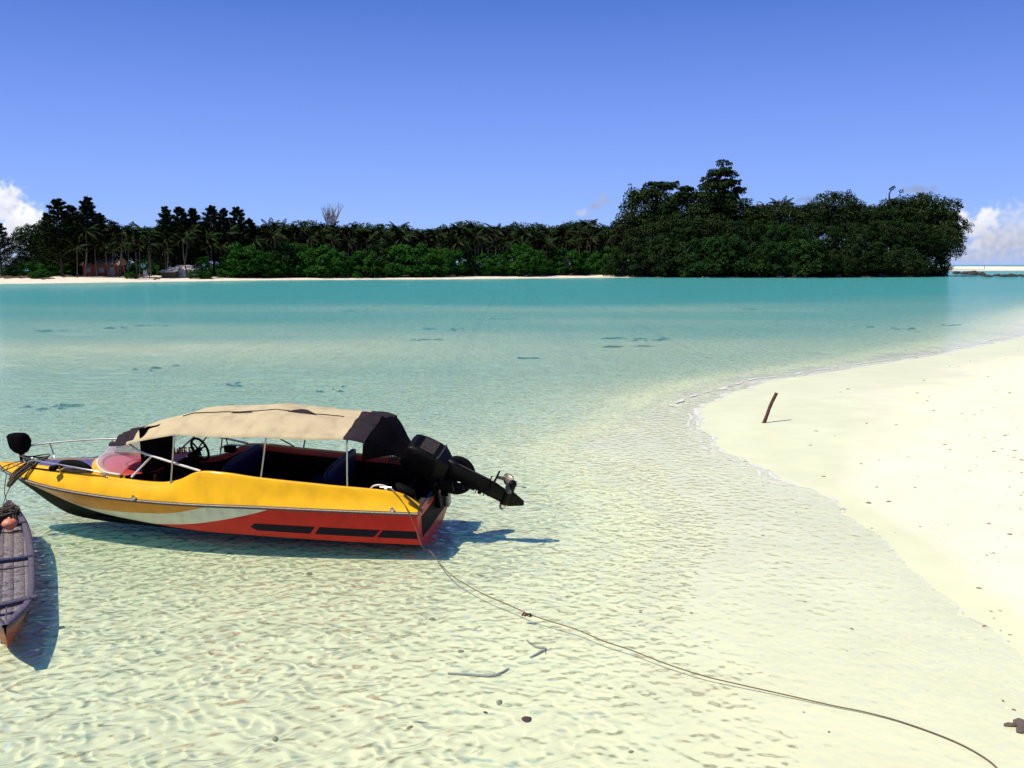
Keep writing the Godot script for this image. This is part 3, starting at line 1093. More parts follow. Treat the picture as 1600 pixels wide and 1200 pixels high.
		plant(proto, "forest_tree", at, Vector3(w, s, w), e[0] * 0.7, M.leaves, M.bark_dark, label, "tree", group)
	px = 985.0
	k = 0
	var point_shrub := broadleaf(446, "shrub", dark, Color(0.030, 0.085, 0.018))
	while px < 1478.0:
		var at := spot(px, r.randf_range(2.5, 5.0) if px < 1400 else 0.5)
		var h: float = tall(at, px, r.randf_range(370, 395))
		var s := h / 8.8
		var green: bool = (px > 1060 and px < 1175) or (px > 1190 and px < 1275)
		plant(point_shrub if green else shrubs[3], "waterside_shrub", at, Vector3(s * 0.85, s, s * 0.7), r.randf() * TAU, M.leaves, M.bark_dark, "green creeper covered shrub at the foot of the wooded point" if green else "dark shrub at the waterline of the wooded point", "shrub", "green shrubs of the point" if green else "dark shrubs of the point")
		px += r.randf_range(17, 26)
		k += 1
	for e in [[1208, 352, 14], [1236, 356, 13], [1260, 372, 11], [1222, 380, 9], [1100, 380, 7], [1150, 378, 8]]:
		var at := spot(e[0], e[2])
		var s: float = tall(at, e[0], e[1]) / 8.8
		plant(point_shrub, "waterside_shrub", at, Vector3(s * 0.55, s, s * 0.5), e[0], M.leaves, M.bark_dark, "green creeper covered shrub at the foot of the wooded point", "shrub", "green shrubs of the point")
	# two palms on the knoll
	for e in [[1217, 303, 40], [1325, 312, 38], [1182, 316, 40]]:
		var at := spot(e[0], e[2])
		var s: float = tall(at, e[0], e[1]) / 11.2
		var o := thing("coconut_palm", at, "lone coconut palm crown poking out of the wood on the point", "palm tree", "palms of the wooded point")
		o.scale = Vector3(1.1, s, 1.1)
		put(trunks[0], "trunk", M.bark_palm, o)
		for j in 16:
			var t := (j + 0.5) / 16.0
			var f := put(fronds[3 if t < 0.2 else (0 if t < 0.5 else 1)], "frond", M.palm_leaves, o)
			f.position = Vector3(0, 8.55, 0)
			f.rotation = Vector3(0, j * 2.399, r.randf_range(-0.1, 0.1))
			f.scale = Vector3(1, 1.1 / s, 1)
	# a twisted dead top on the right of the wood
	var st := begin()
	var da := spot(1390, 24)
	var top := on_depth(1394, 296, da.z)
	tube(st, curve([da, da.lerp(top, 0.6) + Vector3(0.6, 0, 0), top + Vector3(-0.8, -2.0, 0), top], 5), range(16).map(func(i): return lerpf(0.5, 0.1, i / 15.0)), 6)
	tube(st, curve([top + Vector3(-0.6, -3.0, 0), top + Vector3(1.5, -2.4, 0), top + Vector3(2.8, -0.6, 0.3)], 4), range(9).map(func(i): return lerpf(0.2, 0.06, i / 8.0)), 5)
	var dn := thing("dead_tree", Vector3.ZERO, "twisted dead treetop sticking out of the wood on the point", "tree")
	build(st, "trunk", M.bark_dark, dn)
	var L := Leaves.new()
	for q in [top + Vector3(-0.3, 0, 0), top + Vector3(0.4, 0.5, 0), top + Vector3(2.7, -0.5, 0.3)]: clump(L, r, q, Vector3(0.7, 0.5, 0.7), 40, 0.5, dark, mid)
	put(L.mesh(), "crown", M.leaves, dn)
	# rocks at the tip of the point and out in the water
	var sm := []
	for q in 5: sm.append(stone_mesh(700 + q, 0.6))
	var rocks := []
	for q in 34: rocks.append([r.randf_range(1210, 1490), 431.5 + r.randf_range(-1.0, 1.0), r.randf_range(0.5, 1.3)])
	for q in 20: rocks.append([r.randf_range(1490, 1538), r.randf_range(426.5, 430.0), r.randf_range(0.6, 1.4)])
	for q in 26: rocks.append([r.randf_range(1535, 1610), 432.0 + r.randf_range(-1, 0.6), r.randf_range(0.4, 1.1)])
	for i in rocks.size():
		var e: Array = rocks[i]
		var at := on_level(e[0], e[1], 0.0)
		var far: bool = e[0] > 1535
		if not far and e[0] < 1490:
			at = spot(e[0], 0.6)
		var o := put(sm[i % 5], "shore_rock", M.shore_rock)
		o.position = Vector3(at.x, maxf(0.0, far_height(at.x, at.z)) + e[2] * 0.12, at.z)
		o.scale = Vector3.ONE * e[2] * (1.0 if not far else 0.9)
		o.rotation.y = r.randf() * TAU
		tag(o, "low dark rock breaking the water off the wooded point" if far else "dark rock along the waterline of the wooded point", "rock", "rocks awash off the point" if far else "rocks at the foot of the point")

func make_bare_tree(at: Vector3, h: float) -> void:
	var r := RandomNumberGenerator.new()
	r.seed = 88
	var o := thing("bare_tree", at, "leafless pale tree standing above the palm crowns", "tree")
	var st := begin()
	tube(st, curve([Vector3(0, -0.5, 0), Vector3(0.3, h * 0.3, 0), Vector3(0, h * 0.6, 0)], 5), range(11).map(func(i): return lerpf(0.4, 0.22, i / 10.0)), 7, false)
	build(st, "trunk", M.bark_grey, o)
	var sb := begin()
	for i in 16:
		var a := i * 2.399
		var b := Vector3(0, h * r.randf_range(0.45, 0.62), 0)
		var e := Vector3(cos(a) * h * 0.13, h * r.randf_range(0.78, 0.92), sin(a) * h * 0.13) * Vector3(r.randf_range(0.4, 1.1), 1, 1)
		limb(sb, b, e, 0.14, 0.06, r, 0.06)
		for j in 4:
			var f := e + Vector3(r.randf_range(-1.3, 1.3), r.randf_range(0.4, h * 0.1), r.randf_range(-1.3, 1.3))
			limb(sb, b.lerp(e, r.randf_range(0.5, 0.95)), f, 0.06, 0.03, r, 0.06)
	build(sb, "branches", M.bark_grey, o)

# ------------------------------------------------------------------ houses and litter on the far beach
func make_houses() -> void:
	var at := spot(164, 40)
	var h := thing("beach_house", at, "rust red house with a tan roof half hidden behind palms", "house")
	var wl := begin(false)
	box(wl, Vector3(0, 1.2, 0), Vector3(7.6, 2.4, 5.0), Basis.IDENTITY, 0.03)
	build(wl, "wall", M.house_rust, h)
	gable(h, M.roof_tan, Vector3(0, 2.4, 0), Vector3(8.6, 1.5, 6.0))
	for x in [-2.6, 0.4]:
		var wn := begin(false)
		box(wn, Vector3(x, 1.35, 2.53), Vector3(1.1, 0.9, 0.08))
		var w := build(wn, "window", M.added_shutter_wood, h)
		var fr := begin(false)
		box(fr, Vector3(x, 0.86, 2.56), Vector3(1.3, 0.1, 0.16))
		build(fr, "sill", M.roof_tan, w)
	var dr := begin(false)
	box(dr, Vector3(2.6, 1.0, 2.53), Vector3(0.9, 1.95, 0.08))
	build(dr, "door", M.added_shutter_wood, h)
	var at2 := spot(297, 17)
	var s := thing("white_shack", at2, "small white shack with a corrugated pale roof on the far beach", "shack")
	var w2 := begin(false)
	box(w2, Vector3(0, 0.85, 0), Vector3(5.0, 1.7, 3.2), Basis.IDENTITY, 0.03)
	build(w2, "wall", M.house_white, s)
	gable(s, M.roof_sheet, Vector3(0, 1.7, 0), Vector3(5.7, 1.0, 4.0))
	for x in [-1.5, 0.2, 1.6]:
		var wn := begin(false)
		box(wn, Vector3(x, 0.95, 1.63), Vector3(0.6, 0.7, 0.08))
		build(wn, "window", M.added_shutter_wood, s)
	var at3 := spot(266, 18)
	var l := thing("lean_to", at3, "low grey lean-to shed beside the white shack", "shed")
	var w3 := begin(false)
	box(w3, Vector3(0, 0.7, 0), Vector3(3.0, 1.4, 2.4), Basis.IDENTITY, 0.03)
	build(w3, "wall", M.driftwood, l)
	var r3 := begin(false)
	box(r3, Vector3(0, 1.55, 0.2), Vector3(3.5, 0.12, 3.2), Basis(Vector3.RIGHT, 0.18))
	build(r3, "roof", M.roof_sheet, l)
	var t := thing("tarpaulin_tent", spot(271, 21), "small pale blue tarpaulin tent between the sheds", "tent")
	gable(t, M.blue_sheet, Vector3(0, 0.4, 0), Vector3(1.8, 1.7, 2.2))
	var rt := thing("water_tank", spot(310, 22), "red water tank on a stand behind the white shack", "tank")
	var tk := begin()
	lathe(tk, [[0.01, 1.7], [0.7, 1.7], [0.75, 1.8], [0.75, 2.7], [0.6, 2.95], [0.01, 3.05]], 14, Transform3D.IDENTITY)
	build(tk, "tank", M.red_paint, rt)
	for q in [Vector3(-0.5, 0.85, 0.4), Vector3(0.5, 0.85, 0.4), Vector3(-0.5, 0.85, -0.4), Vector3(0.5, 0.85, -0.4)]:
		var lg := begin(false)
		box(lg, q, Vector3(0.12, 1.8, 0.12))
		build(lg, "leg", M.driftwood, rt)
	var pn := thing("notice_board", spot(227, 19), "upright white notice board among the palm trunks", "board")
	var pb := begin(false)
	box(pb, Vector3(0, 0.9, 0), Vector3(0.9, 1.3, 0.06))
	build(pb, "board", M.house_white, pn)
	var po := begin(false)
	box(po, Vector3(0.35, 0.3, -0.06), Vector3(0.08, 1.4, 0.06))
	box(po, Vector3(-0.35, 0.3, -0.06), Vector3(0.08, 1.4, 0.06))
	build(po, "post", M.driftwood, pn)
	var flag := thing("white_sack", spot(348, 16), "white sack hanging between bushes right of the shack", "sack")
	var fs := begin()
	lathe(fs, [[0.01, 0.0], [0.4, 0.1], [0.5, 0.7], [0.35, 1.3], [0.2, 1.7], [0.01, 1.9]], 10, Transform3D.IDENTITY)
	build(fs, "sack", M.house_white, flag)
	# driftwood on the far beach
	var r := RandomNumberGenerator.new()
	r.seed = 31
	for e in [[75, 438, 2.6, 0.1], [214, 436.5, 2.2, 0.6], [220, 437.5, 1.6, -0.5], [245, 440.5, 1.3, 0.1], [105, 434, 1.8, 0.3], [22, 436, 4.0, 0.05], [40, 435.5, 2.6, -0.1], [8, 434.5, 3.0, 0.1], [185, 433, 1.0, 0.3]]:
		var p := spot(e[0], clampf((442.5 - e[1]) * 3.2, 2.0, 30.0))
		var o := thing("driftwood", p, "weathered driftwood lying on the far white beach", "driftwood", "driftwood on the far beach")
		var st := begin()
		var ln: float = e[2]
		tube(st, curve([Vector3(-ln * 0.5, 0.1, 0), Vector3(0, 0.25 + absf(e[3]) * 0.4, 0.2), Vector3(ln * 0.5, 0.12 + maxf(0, e[3]), 0)], 4), range(9).map(func(i): return lerpf(0.2, 0.08, i / 8.0)), 7)
		build(st, "log", M.driftwood, o)
		var sb := begin()
		for j in 3: limb(sb, Vector3(r.randf_range(-0.3, 0.4) * ln, 0.2, 0), Vector3(r.randf_range(-0.5, 0.5) * ln, r.randf_range(0.4, 0.8), 0.3), 0.07, 0.03, r)
		build(sb, "branch", M.driftwood, o)
	var heap := thing("debris_heap", spot(44, 26), "heap of reddish beach debris under the casuarina gap", "debris")
	for j in 5:
		var o := put(stone_mesh(800 + j, 0.5), "lump", M.red_paint if j % 2 else M.driftwood, heap)
		o.position = Vector3(j * 0.8 - 1.6, 0.1, r.randf_range(-0.5, 0.5))
		o.scale = Vector3.ONE * r.randf_range(0.3, 0.6)
	var bp := put(begin_post(), "marker_post", M.house_white)
	bp.position = on_level(1538, 419.5, 0.6)
	tag(bp, "small white marker post on the distant sandbar", "post")
	# reef line beyond the sandbar
	for j in 14:
		var o := put(stone_mesh(820 + j % 4, 0.35), "reef_rock", M.shore_rock)
		o.position = on_level(1572 + j * 3.2, 416.6, 0.1)
		o.scale = Vector3(7.0, 2.0, 3.0) * r.randf_range(0.7, 1.2)
		tag(o, "dark reef rock on the horizon beyond the sandbar", "rock", "reef rocks on the horizon")

func begin_post() -> ArrayMesh:
	var st := begin(false)
	box(st, Vector3(0, 0.6, 0), Vector3(0.35, 2.0, 0.35))
	box(st, Vector3(0, 1.7, 0), Vector3(0.7, 0.3, 0.5))
	return done(st)

func gable(parent: Node, m: Material, at: Vector3, size: Vector3) -> void:
	var st := begin(false)
	var x := size.x / 2
	var z := size.z / 2
	var a := at + Vector3(-x, 0, z)
	var b := at + Vector3(x, 0, z)
	var c := at + Vector3(x, size.y, 0)
	var d := at + Vector3(-x, size.y, 0)
	var e := at + Vector3(-x, 0, -z)
	var f := at + Vector3(x, 0, -z)
	quad(st, a, b, c, d)
	quad(st, f, e, d, c)
	tri(st, b, f, c)
	tri(st, e, a, d)
	quad(st, a, e, f, b)
	# sheet seams
	var n := int(size.x / 0.55)
	for i in n:
		var xx := -x + (i + 0.5) * size.x / n
		var p := at + Vector3(xx, 0.03, z)
		var q := at + Vector3(xx, size.y + 0.02, 0)
		box(st, p.lerp(q, 0.5), Vector3(0.07, 0.05, p.distance_to(q)), Basis(Vector3.RIGHT, atan2(size.y, z)), 0.005)
	build(st, "roof", m, parent)

# ------------------------------------------------------------------ the speedboat: x aft from bow to transom (0), y up from the waterline, z to the near side
const BOAT_AT := Vector3(-1.0, 0.03, -11.64)
const BOAT_HEEL := 3.5      # she leans a little towards the near side
const BOAT_TURN := -9.0
const BOW := -6.15
const RAIL_Y := [[-6.15, 0.60], [-5.9, 0.545], [-5.5, 0.485], [-5.0, 0.45], [-4.5, 0.44], [-4.0, 0.435], [-3.4, 0.44], [-2.8, 0.45], [-2.0, 0.465], [-1.0, 0.463], [0.0, 0.46]]
const RAIL_Z := [[-6.15, 0.015], [-6.08, 0.075], [-5.9, 0.16], [-5.5, 0.30], [-5.0, 0.45], [-4.5, 0.58], [-4.0, 0.685], [-3.4, 0.785], [-2.8, 0.845], [-2.0, 0.88], [-1.0, 0.88], [0.0, 0.86]]
const DECK_Y := [[-6.15, 0.655], [-5.9, 0.625], [-5.5, 0.612], [-5.0, 0.632], [-4.5, 0.655], [-4.0, 0.645], [-3.4, 0.648], [-3.12, 0.706], [-2.86, 0.822], [-2.5, 0.83], [-2.08, 0.79], [-1.15, 0.727], [-0.3, 0.668], [-0.12, 0.60], [0.02, 0.50]]
const KEEL_Y := [[-6.15, 0.57], [-5.9, 0.40], [-5.68, 0.25], [-5.42, 0.07], [-5.15, -0.06], [-4.6, -0.14], [-3.8, -0.18], [-2.0, -0.19], [0.0, -0.17]]
const CHINE_Y := [[-6.15, 0.575], [-5.9, 0.455], [-5.5, 0.335], [-5.0, 0.21], [-4.5, 0.13], [-3.76, 0.08], [-2.94, 0.045], [-2.0, 0.045], [-1.0, 0.035], [0.0, 0.03]]
const CHINE_Z := [[-6.15, 0.008], [-5.9, 0.055], [-5.5, 0.125], [-5.0, 0.245], [-4.5, 0.37], [-3.76, 0.525], [-2.94, 0.655], [-2.0, 0.735], [-1.0, 0.755], [0.0, 0.75]]
const ORANGE_T := [[-5.6, 0.0], [-5.2, 0.02], [-4.5, 0.21], [-3.6, 0.49], [-3.2, 0.64], [-2.82, 0.87], [-2.55, 1.0]]
const WHITE_T := [[-3.6, 0.0], [-3.08, 0.22], [-2.58, 0.48], [-2.09, 0.78], [-1.8, 1.0]]
var boat: Node3D

func steps(a: float, b: float, n: int) -> Array:
	return range(n + 1).map(func(i): return lerpf(a, b, i / float(n)))

func hull_side(x: float, t: float, s: float) -> Vector3:
	var a := Vector3(x, look(CHINE_Y, x), look(CHINE_Z, x))
	var b := Vector3(x, look(RAIL_Y, x), look(RAIL_Z, x))
	var p := a.lerp(b, t)
	p.z += 0.018 * sin(PI * t) * smoothstep(BOW, -4.6, x)
	p.z *= s
	return p

func deck_edge_z(x: float) -> float:
	return maxf(0.012, look(RAIL_Z, x) - lerpf(0.035, 0.125, smoothstep(BOW, -5.2, x)))

func band(lo: Callable, hi: Callable, x0: float, x1: float, s: float, out := 0.0, n := 64) -> SurfaceTool:
	var st := begin()
	var rows := []
	for x in steps(x0, x1, n):
		var row := PackedVector3Array()
		var a: float = clampf(lo.call(x), 0, 1)
		var b: float = clampf(hi.call(x), 0, 1)
		for k in 9:
			var p := hull_side(x, lerpf(a, b, k / 8.0), s)
			p.z += s * out
			row.append(p)
		rows.append(row)
	sheet(st, rows)
	return st

func inner_z(x: float) -> float:
	return deck_edge_z(x) - 0.07

func deck_top(x: float, z: float) -> float:
	var e := deck_edge_z(x)
	return look(DECK_Y, x) + 0.105 * smoothstep(BOW, -5.4, x) * (1.0 - pow(minf(1, absf(z) / e), 2.0))

func bottom_row(x: float, s: float) -> PackedVector3Array:
	var row := PackedVector3Array()
	var k := Vector3(x, look(KEEL_Y, x), 0)
	var c := hull_side(x, 0.0, s)
	for j in 7:
		var t := j / 6.0
		var p := k.lerp(c, t)
		p.y -= 0.02 * sin(PI * t) * smoothstep(BOW, -5, x)
		row.append(p)
	return row

func make_speedboat() -> void:
	boat = thing("speedboat", BOAT_AT, "yellow red and white speedboat with tan canvas canopy and tilted outboard motor", "boat")
	boat.rotation_degrees = Vector3(BOAT_HEEL, BOAT_TURN, 0)
	var hull := Node3D.new()
	hull.name = "hull"
	boat.add_child(hull)
	var zero := func(_x: float) -> float: return 0.0
	var one := func(_x: float) -> float: return 1.0
	var org := func(x: float) -> float: return look(ORANGE_T, x)
	var wht := func(x: float) -> float: return look(WHITE_T, x)
	for s in [1.0, -1.0]:
		var st := begin()
		var rows := []
		for x in steps(BOW, 0.0, 64): rows.append(bottom_row(x, s))
		sheet(st, rows)
		build(st, "bottom", M.bottom_paint, hull)
		build(band(org, one, BOW, -2.55, s), "orange_band", M.orange_gelcoat, hull)
		build(band(wht, org, -5.6, -1.8, s), "white_band", M.white_gelcoat, hull)
		build(band(zero, wht, -3.6, 0.0, s), "red_band", M.red_gelcoat, hull)
		# painted dark slashes on the red
		for q in [[-2.16, -1.30, -2.02, -1.38], [-1.24, -0.47, -1.32, -0.57], [-0.44, -0.02, -0.53, -0.02]]:
			var sl := begin()
			var rr := []
			for i in 13:
				var f := i / 12.0
				var xt := lerpf(q[0] if q[0] > -2 else q[0], q[1], f)
				var xb := lerpf(q[2], q[3], f)
				var row := PackedVector3Array()
				for k in 5:
					var g := k / 4.0
					var xx := lerpf(xb, xt, g)
					if q[0] < -2.0 and i == 0: xx = -2.16 + absf(g - 0.5) * 0.16
					var p := hull_side(xx, lerpf(0.20, 0.45, g), s)
					p.z += s * 0.003
					row.append(p)
				rr.append(row)
			sheet(sl, rr)
			build(sl, "dark_stripe", M.stripe_paint, hull)
		# topside between the rubbing strake and the deck edge, with a rolled rim
		var tp := begin()
		rows = []
		for x in steps(BOW, 0.0, 90):
			var row := PackedVector3Array()
			var a := Vector3(x, look(RAIL_Y, x) + 0.012, look(RAIL_Z, x))
			var b := Vector3(x, look(DECK_Y, x), deck_edge_z(x))
			for k in 7:
				var t := k / 6.0
				var p := a.lerp(b, t)
				p.z += 0.02 * sin(PI * t) * smoothstep(BOW, -5.0, x) - 0.035 * sin(PI * t) * smoothstep(-3.3, -2.7, x)
				p.z *= s
				row.append(p)
			var e := minf(0.02, b.z * 0.4)
			row.append(Vector3(x, b.y + e * 0.6, (b.z - e * 0.35) * s))
			row.append(Vector3(x, b.y + e * 0.75, (b.z - e) * s))
			if x > -3.98:
				row.append(Vector3(x, b.y + e * 0.6, (b.z - 0.05) * s))
				row.append(Vector3(x, b.y + e * 0.1, (b.z - 0.07) * s))
			else:
				row.append(Vector3(x, b.y + e * 0.65, (b.z - e * 1.4) * s))
				row.append(Vector3(x, b.y + e * 0.4, (b.z - e * 1.8) * s))
			rows.append(row)
		sheet(tp, rows)
		build(tp, "topside", M.yellow_gelcoat, hull)
		# rubbing strake with a pale worn insert
		var rail := begin()
		var ins := begin()
		var pr := []
		var pi_ := []
		for x in steps(BOW, 0.02, 60):
			pr.append(Vector3(x, look(RAIL_Y, x), (look(RAIL_Z, x) + 0.004) * s))
			pi_.append(Vector3(x, look(RAIL_Y, x) + 0.008, (look(RAIL_Z, x) + 0.019) * s))
		tube(rail, pr, 0.024, 8)
		tube(ins, pi_, 0.0095, 6)
		var rl := build(rail, "rubbing_strake", M.rubber_rail, boat)
		build(ins, "insert", M.rail_insert, rl)
		# inner side of the cockpit: a red lip above the dark liner
		var lip := begin()
		var lin_ := begin()
		var r1 := []
		var r2 := []
		for x in steps(-3.98, -0.12, 40):
			var y := look(DECK_Y, x) + 0.002
			var z := inner_z(x)
			r1.append(PackedVector3Array([Vector3(x, y, z * s), Vector3(x, y - 0.035, (z - 0.012) * s), Vector3(x, y - 0.075, (z - 0.012) * s)]))
			r2.append(PackedVector3Array([Vector3(x, y - 0.075, (z - 0.012) * s), Vector3(x, (y - 0.075) * 0.5 + 0.05, (z - 0.05) * s), Vector3(x, 0.06, (z - 0.06) * s)]))
		sheet(lip, r1)
		sheet(lin_, r2)
		build(lip, "coaming_lip", M.red_dash, boat)
		build(lin_, "cockpit_liner", M.liner, boat)
	# transom
	var tr := begin(false)
	var ring := PackedVector3Array()
	var rowb := bottom_row(0.0, 1.0)
	for p in rowb: ring.append(p)
	for k in range(1, 9): ring.append(hull_side(0.0, k / 8.0, 1.0))
	ring.append(Vector3(0, 0.50, 0.735))
	ring.append(Vector3(0, 0.49, 0.4))
	ring.append(Vector3(0, 0.42, 0.32))
	for i in range(ring.size() - 1, 0, -1):
		ring.append(ring[i] * Vector3(1, 1, -1))
	fan(tr, ring)
	build(tr, "transom", M.red_gelcoat, hull)
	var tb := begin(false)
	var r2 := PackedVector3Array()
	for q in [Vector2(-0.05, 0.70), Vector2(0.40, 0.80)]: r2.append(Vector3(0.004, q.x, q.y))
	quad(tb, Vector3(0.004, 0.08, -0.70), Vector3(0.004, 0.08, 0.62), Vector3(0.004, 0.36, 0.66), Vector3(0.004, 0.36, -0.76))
	build(tb, "transom_shade", M.bottom_paint, hull)  # dark sheet put in for the shade over most of the transom
	var tt := begin(false)
	box(tt, Vector3(-0.03, 0.505, 0.57), Vector3(0.09, 0.03, 0.34), Basis.IDENTITY, 0.01)
	box(tt, Vector3(-0.03, 0.505, -0.57), Vector3(0.09, 0.03, 0.34), Basis.IDENTITY, 0.01)
	box(tt, Vector3(-0.03, 0.43, 0.0), Vector3(0.09, 0.03, 0.64), Basis.IDENTITY, 0.01)
	build(tt, "transom_cap", M.rubber_rail, hull)
	var cp := begin(false)
	box(cp, Vector3(0.03, 0.20, -0.66), Vector3(0.05, 0.26, 0.16), Basis(Vector3.RIGHT, 0.12), 0.015)
	build(cp, "trim_plate", M.cream_paint, hull)
	# cockpit floor and the well in front of the motor
	var fl := begin(false)
	var rows := []
	for x in steps(-4.6, -0.02, 20): rows.append(PackedVector3Array([Vector3(x, 0.06, -inner_z(x) + 0.05), Vector3(x, 0.06, inner_z(x) - 0.05)]))
	sheet(fl, rows)
	build(fl, "cockpit_floor", M.floor_paint, boat)
	var wlb := begin(false)
	box(wlb, Vector3(-0.36, 0.28, 0), Vector3(0.05, 0.44, 1.34), Basis.IDENTITY, 0.01)
	box(wlb, Vector3(-0.2, 0.33, 0), Vector3(0.3, 0.03, 1.32), Basis.IDENTITY, 0.005)
	build(wlb, "motor_well", M.liner, boat)
	# foredeck: yellow shell, two blue grip panels
	var dk := begin()
	rows = []
	for x in steps(BOW, -3.98, 40):
		var row := PackedVector3Array()
		var e := deck_edge_z(x)
		var e2 := e - minf(0.02, e * 0.4) * 1.7
		for k in 17:
			var z := lerpf(-e2, e2, k / 16.0)
			row.append(Vector3(x, deck_top(x, z), z))
		rows.append(row)
	sheet(dk, rows)
	build(dk, "foredeck", M.yellow_gelcoat, boat)
	for s in [1.0, -1.0]:
		var pn := begin()
		rows = []
		for x in steps(-5.62, -4.22, 22):
			var e := deck_edge_z(x) - 0.075
			var z0 := 0.022
			var row := PackedVector3Array()
			for k in 9:
				var z := lerpf(z0, maxf(e, z0 + 0.001), k / 8.0)
				row.append(Vector3(x, deck_top(x, z) + 0.004, z * s))
			rows.append(row)
		sheet(pn, rows)
		build(pn, "grip_panel", M.deck_blue, boat)
	# windscreen: yellow plinth, pale trim, curved pane
	var base_at := func(a: float, k: float) -> Vector3:
		var f := a * 1.42
		var x := -3.93 - 0.66 * k * cos(f)
		var z := 0.55 * k * sin(f)
		z = clampf(z, -deck_edge_z(x) + 0.03, deck_edge_z(x) - 0.03)
		return Vector3(x, maxf(deck_top(x, z), 0.655), z)
	var top_at := func(a: float) -> Vector3:
		var f := a * 1.42
		return Vector3(-3.72 - 0.46 * cos(f) + 0.18 * absf(a) * absf(a), 1.13 - 0.15 * a * a, 0.54 * sin(f))
	var pl := begin()
	rows = []
	for a in steps(-1.0, 1.0, 30):
		var o: Vector3 = base_at.call(a, 1.12)
		var i: Vector3 = base_at.call(a, 0.90)
		var m: Vector3 = base_at.call(a, 1.0)
		rows.append(PackedVector3Array([o + Vector3(0, -0.02, 0), o + Vector3(0, 0.014, 0), m + Vector3(0, 0.045, 0), i + Vector3(0, 0.04, 0), i + Vector3(0, -0.03, 0)]))
	sheet(pl, rows)
	build(pl, "screen_plinth", M.yellow_gelcoat, boat)
	var tm := begin()
	tube(tm, steps(-1.0, 1.0, 30).map(func(a): return base_at.call(a, 1.0) + Vector3(0, 0.05, 0)), 0.014, 6)
	var pane := begin()
	rows = []
	for a in steps(-1.0, 1.0, 36):
		var b: Vector3 = base_at.call(a, 1.0) + Vector3(0, 0.05, 0)
		var t: Vector3 = top_at.call(a)
		var row := PackedVector3Array()
		for k in 9:
			var g := k / 8.0
			row.append(b.lerp(t, g) + Vector3(-0.03, 0.015, 0) * sin(PI * g))
		rows.append(row)
	sheet(pane, rows)
	var ws := build(pane, "windscreen", M.glass, boat)
	build(tm, "trim", M.white_tube, ws)
	for s in [1.0, -1.0]:
		var fr := begin()
		tube(fr, curve([Vector3(-4.10, 1.13, 0.12 * s), Vector3(-4.0, 1.10, 0.34 * s), Vector3(-3.72, 1.04, 0.55 * s), Vector3(-3.4, 0.975, 0.63 * s), Vector3(-2.82, 0.845, 0.69 * s)], 5), 0.015, 7)
		build(fr, "screen_rail", M.white_tube, boat)
		var sr := begin()
		tube(sr, [Vector3(-3.86, 0.685, 0.54 * s), Vector3(-3.52, 0.99, 0.60 * s)], 0.014, 7)
		build(sr, "screen_strut", M.white_tube, boat)
	# dash
	var ds := begin()
	rows = []
	for f in steps(0.0, 1.0, 8):
		var row := PackedVector3Array()
		for a in steps(-1.0, 1.0, 20):
			var p: Vector3 = base_at.call(a, 0.9)
			var q := Vector3(-3.52, 0.73, p.z * 0.98)
			var m := p.lerp(q, f)
			m.y = lerpf(p.y + 0.012, 0.755, f)
			row.append(m)
		rows.append(row)
	sheet(ds, rows)
	var dash := build(ds, "dash", M.red_dash, boat)
	var df := begin(false)
	box(df, Vector3(-3.50, 0.42, 0), Vector3(0.05, 0.64, 1.16), Basis(Vector3.BACK, 0.06), 0.02)
	build(df, "dash_face", M.liner, dash)
	var dm := begin()
	ring_mesh(dm, Transform3D(Basis.IDENTITY, Vector3(-3.98, 0.765, 0.16)), 0.16, 0.008, 1.0, 24, 6)
	build(dm, "dash_groove", M.red_gelcoat, dash)
	# steering wheel, throttle
	var sw := begin()
	var wt := Transform3D(Basis(Vector3.BACK, -1.05), Vector3(-3.36, 0.84, -0.34))
	ring_mesh(sw, wt, 0.165, 0.017, 1.0, 26, 8)
	var wheel := build(sw, "steering_wheel", M.tyre_rubber, boat)
	var sp := begin()
	for k in 3:
		var a := TAU * k / 3.0 + 0.5
		tube(sp, [wt * Vector3(0, -0.02, 0), wt * Vector3(cos(a) * 0.16, 0, sin(a) * 0.16)], 0.012, 6)
	tube(sp, [wt * Vector3(0, -0.2, 0), wt * Vector3(0, 0.015, 0)], 0.03, 8)
	build(sp, "spokes", M.motor_black, wheel)
	var th := begin()
	tube(th, [Vector3(-3.07, 0.80, -0.58), Vector3(-3.09, 0.97, -0.58)], 0.008, 6)
	lathe(th, [[0.001, -0.03], [0.022, -0.02], [0.03, 0.0], [0.022, 0.022], [0.001, 0.03]], 10, Transform3D(Basis.IDENTITY, Vector3(-3.09, 0.99, -0.58)))
	box(th, Vector3(-3.05, 0.79, -0.60), Vector3(0.16, 0.1, 0.07))
	build(th, "throttle_lever", M.motor_black, boat)
	var hr := begin()
	tube(hr, curve([Vector3(-3.16, 0.80, -0.52), Vector3(-3.05, 0.86, -0.52), Vector3(-2.85, 0.85, -0.56), Vector3(-2.66, 0.83, -0.62)], 5), 0.012, 6)
	build(hr, "grab_rail", M.steel, boat)
	# seats
	for q in [[-2.55, 0.92], [-1.2, 0.90]]:
		var sb := begin()
		rows = []
		for z in steps(-0.60, 0.60, 16):
			var row := PackedVector3Array()
			var e := 1.0 - pow(absf(z) / 0.62, 8.0) * 0.7
			for k in 15:
				var g := TAU * k / 14.0
				var lx := cos(g) * 0.055 * e
				var ly := sin(g) * 0.29 * e
				ly = signf(ly) * pow(absf(ly) / 0.29, 0.6) * 0.29 if absf(ly) > 1e-5 else 0.0
				row.append(Vector3(q[0] + lx + ly * 0.25 - 0.08, q[1] - 0.29 + ly, z))
			rows.append(row)
		sheet(sb, rows, false)
		fan(sb, rows[0])
		fan(sb, rows[-1])
		var seat := Node3D.new()
		seat.name = "bench_seat"
		boat.add_child(seat, true)
		build(sb, "backrest", M.navy_vinyl, seat)
		var cu := begin(false)
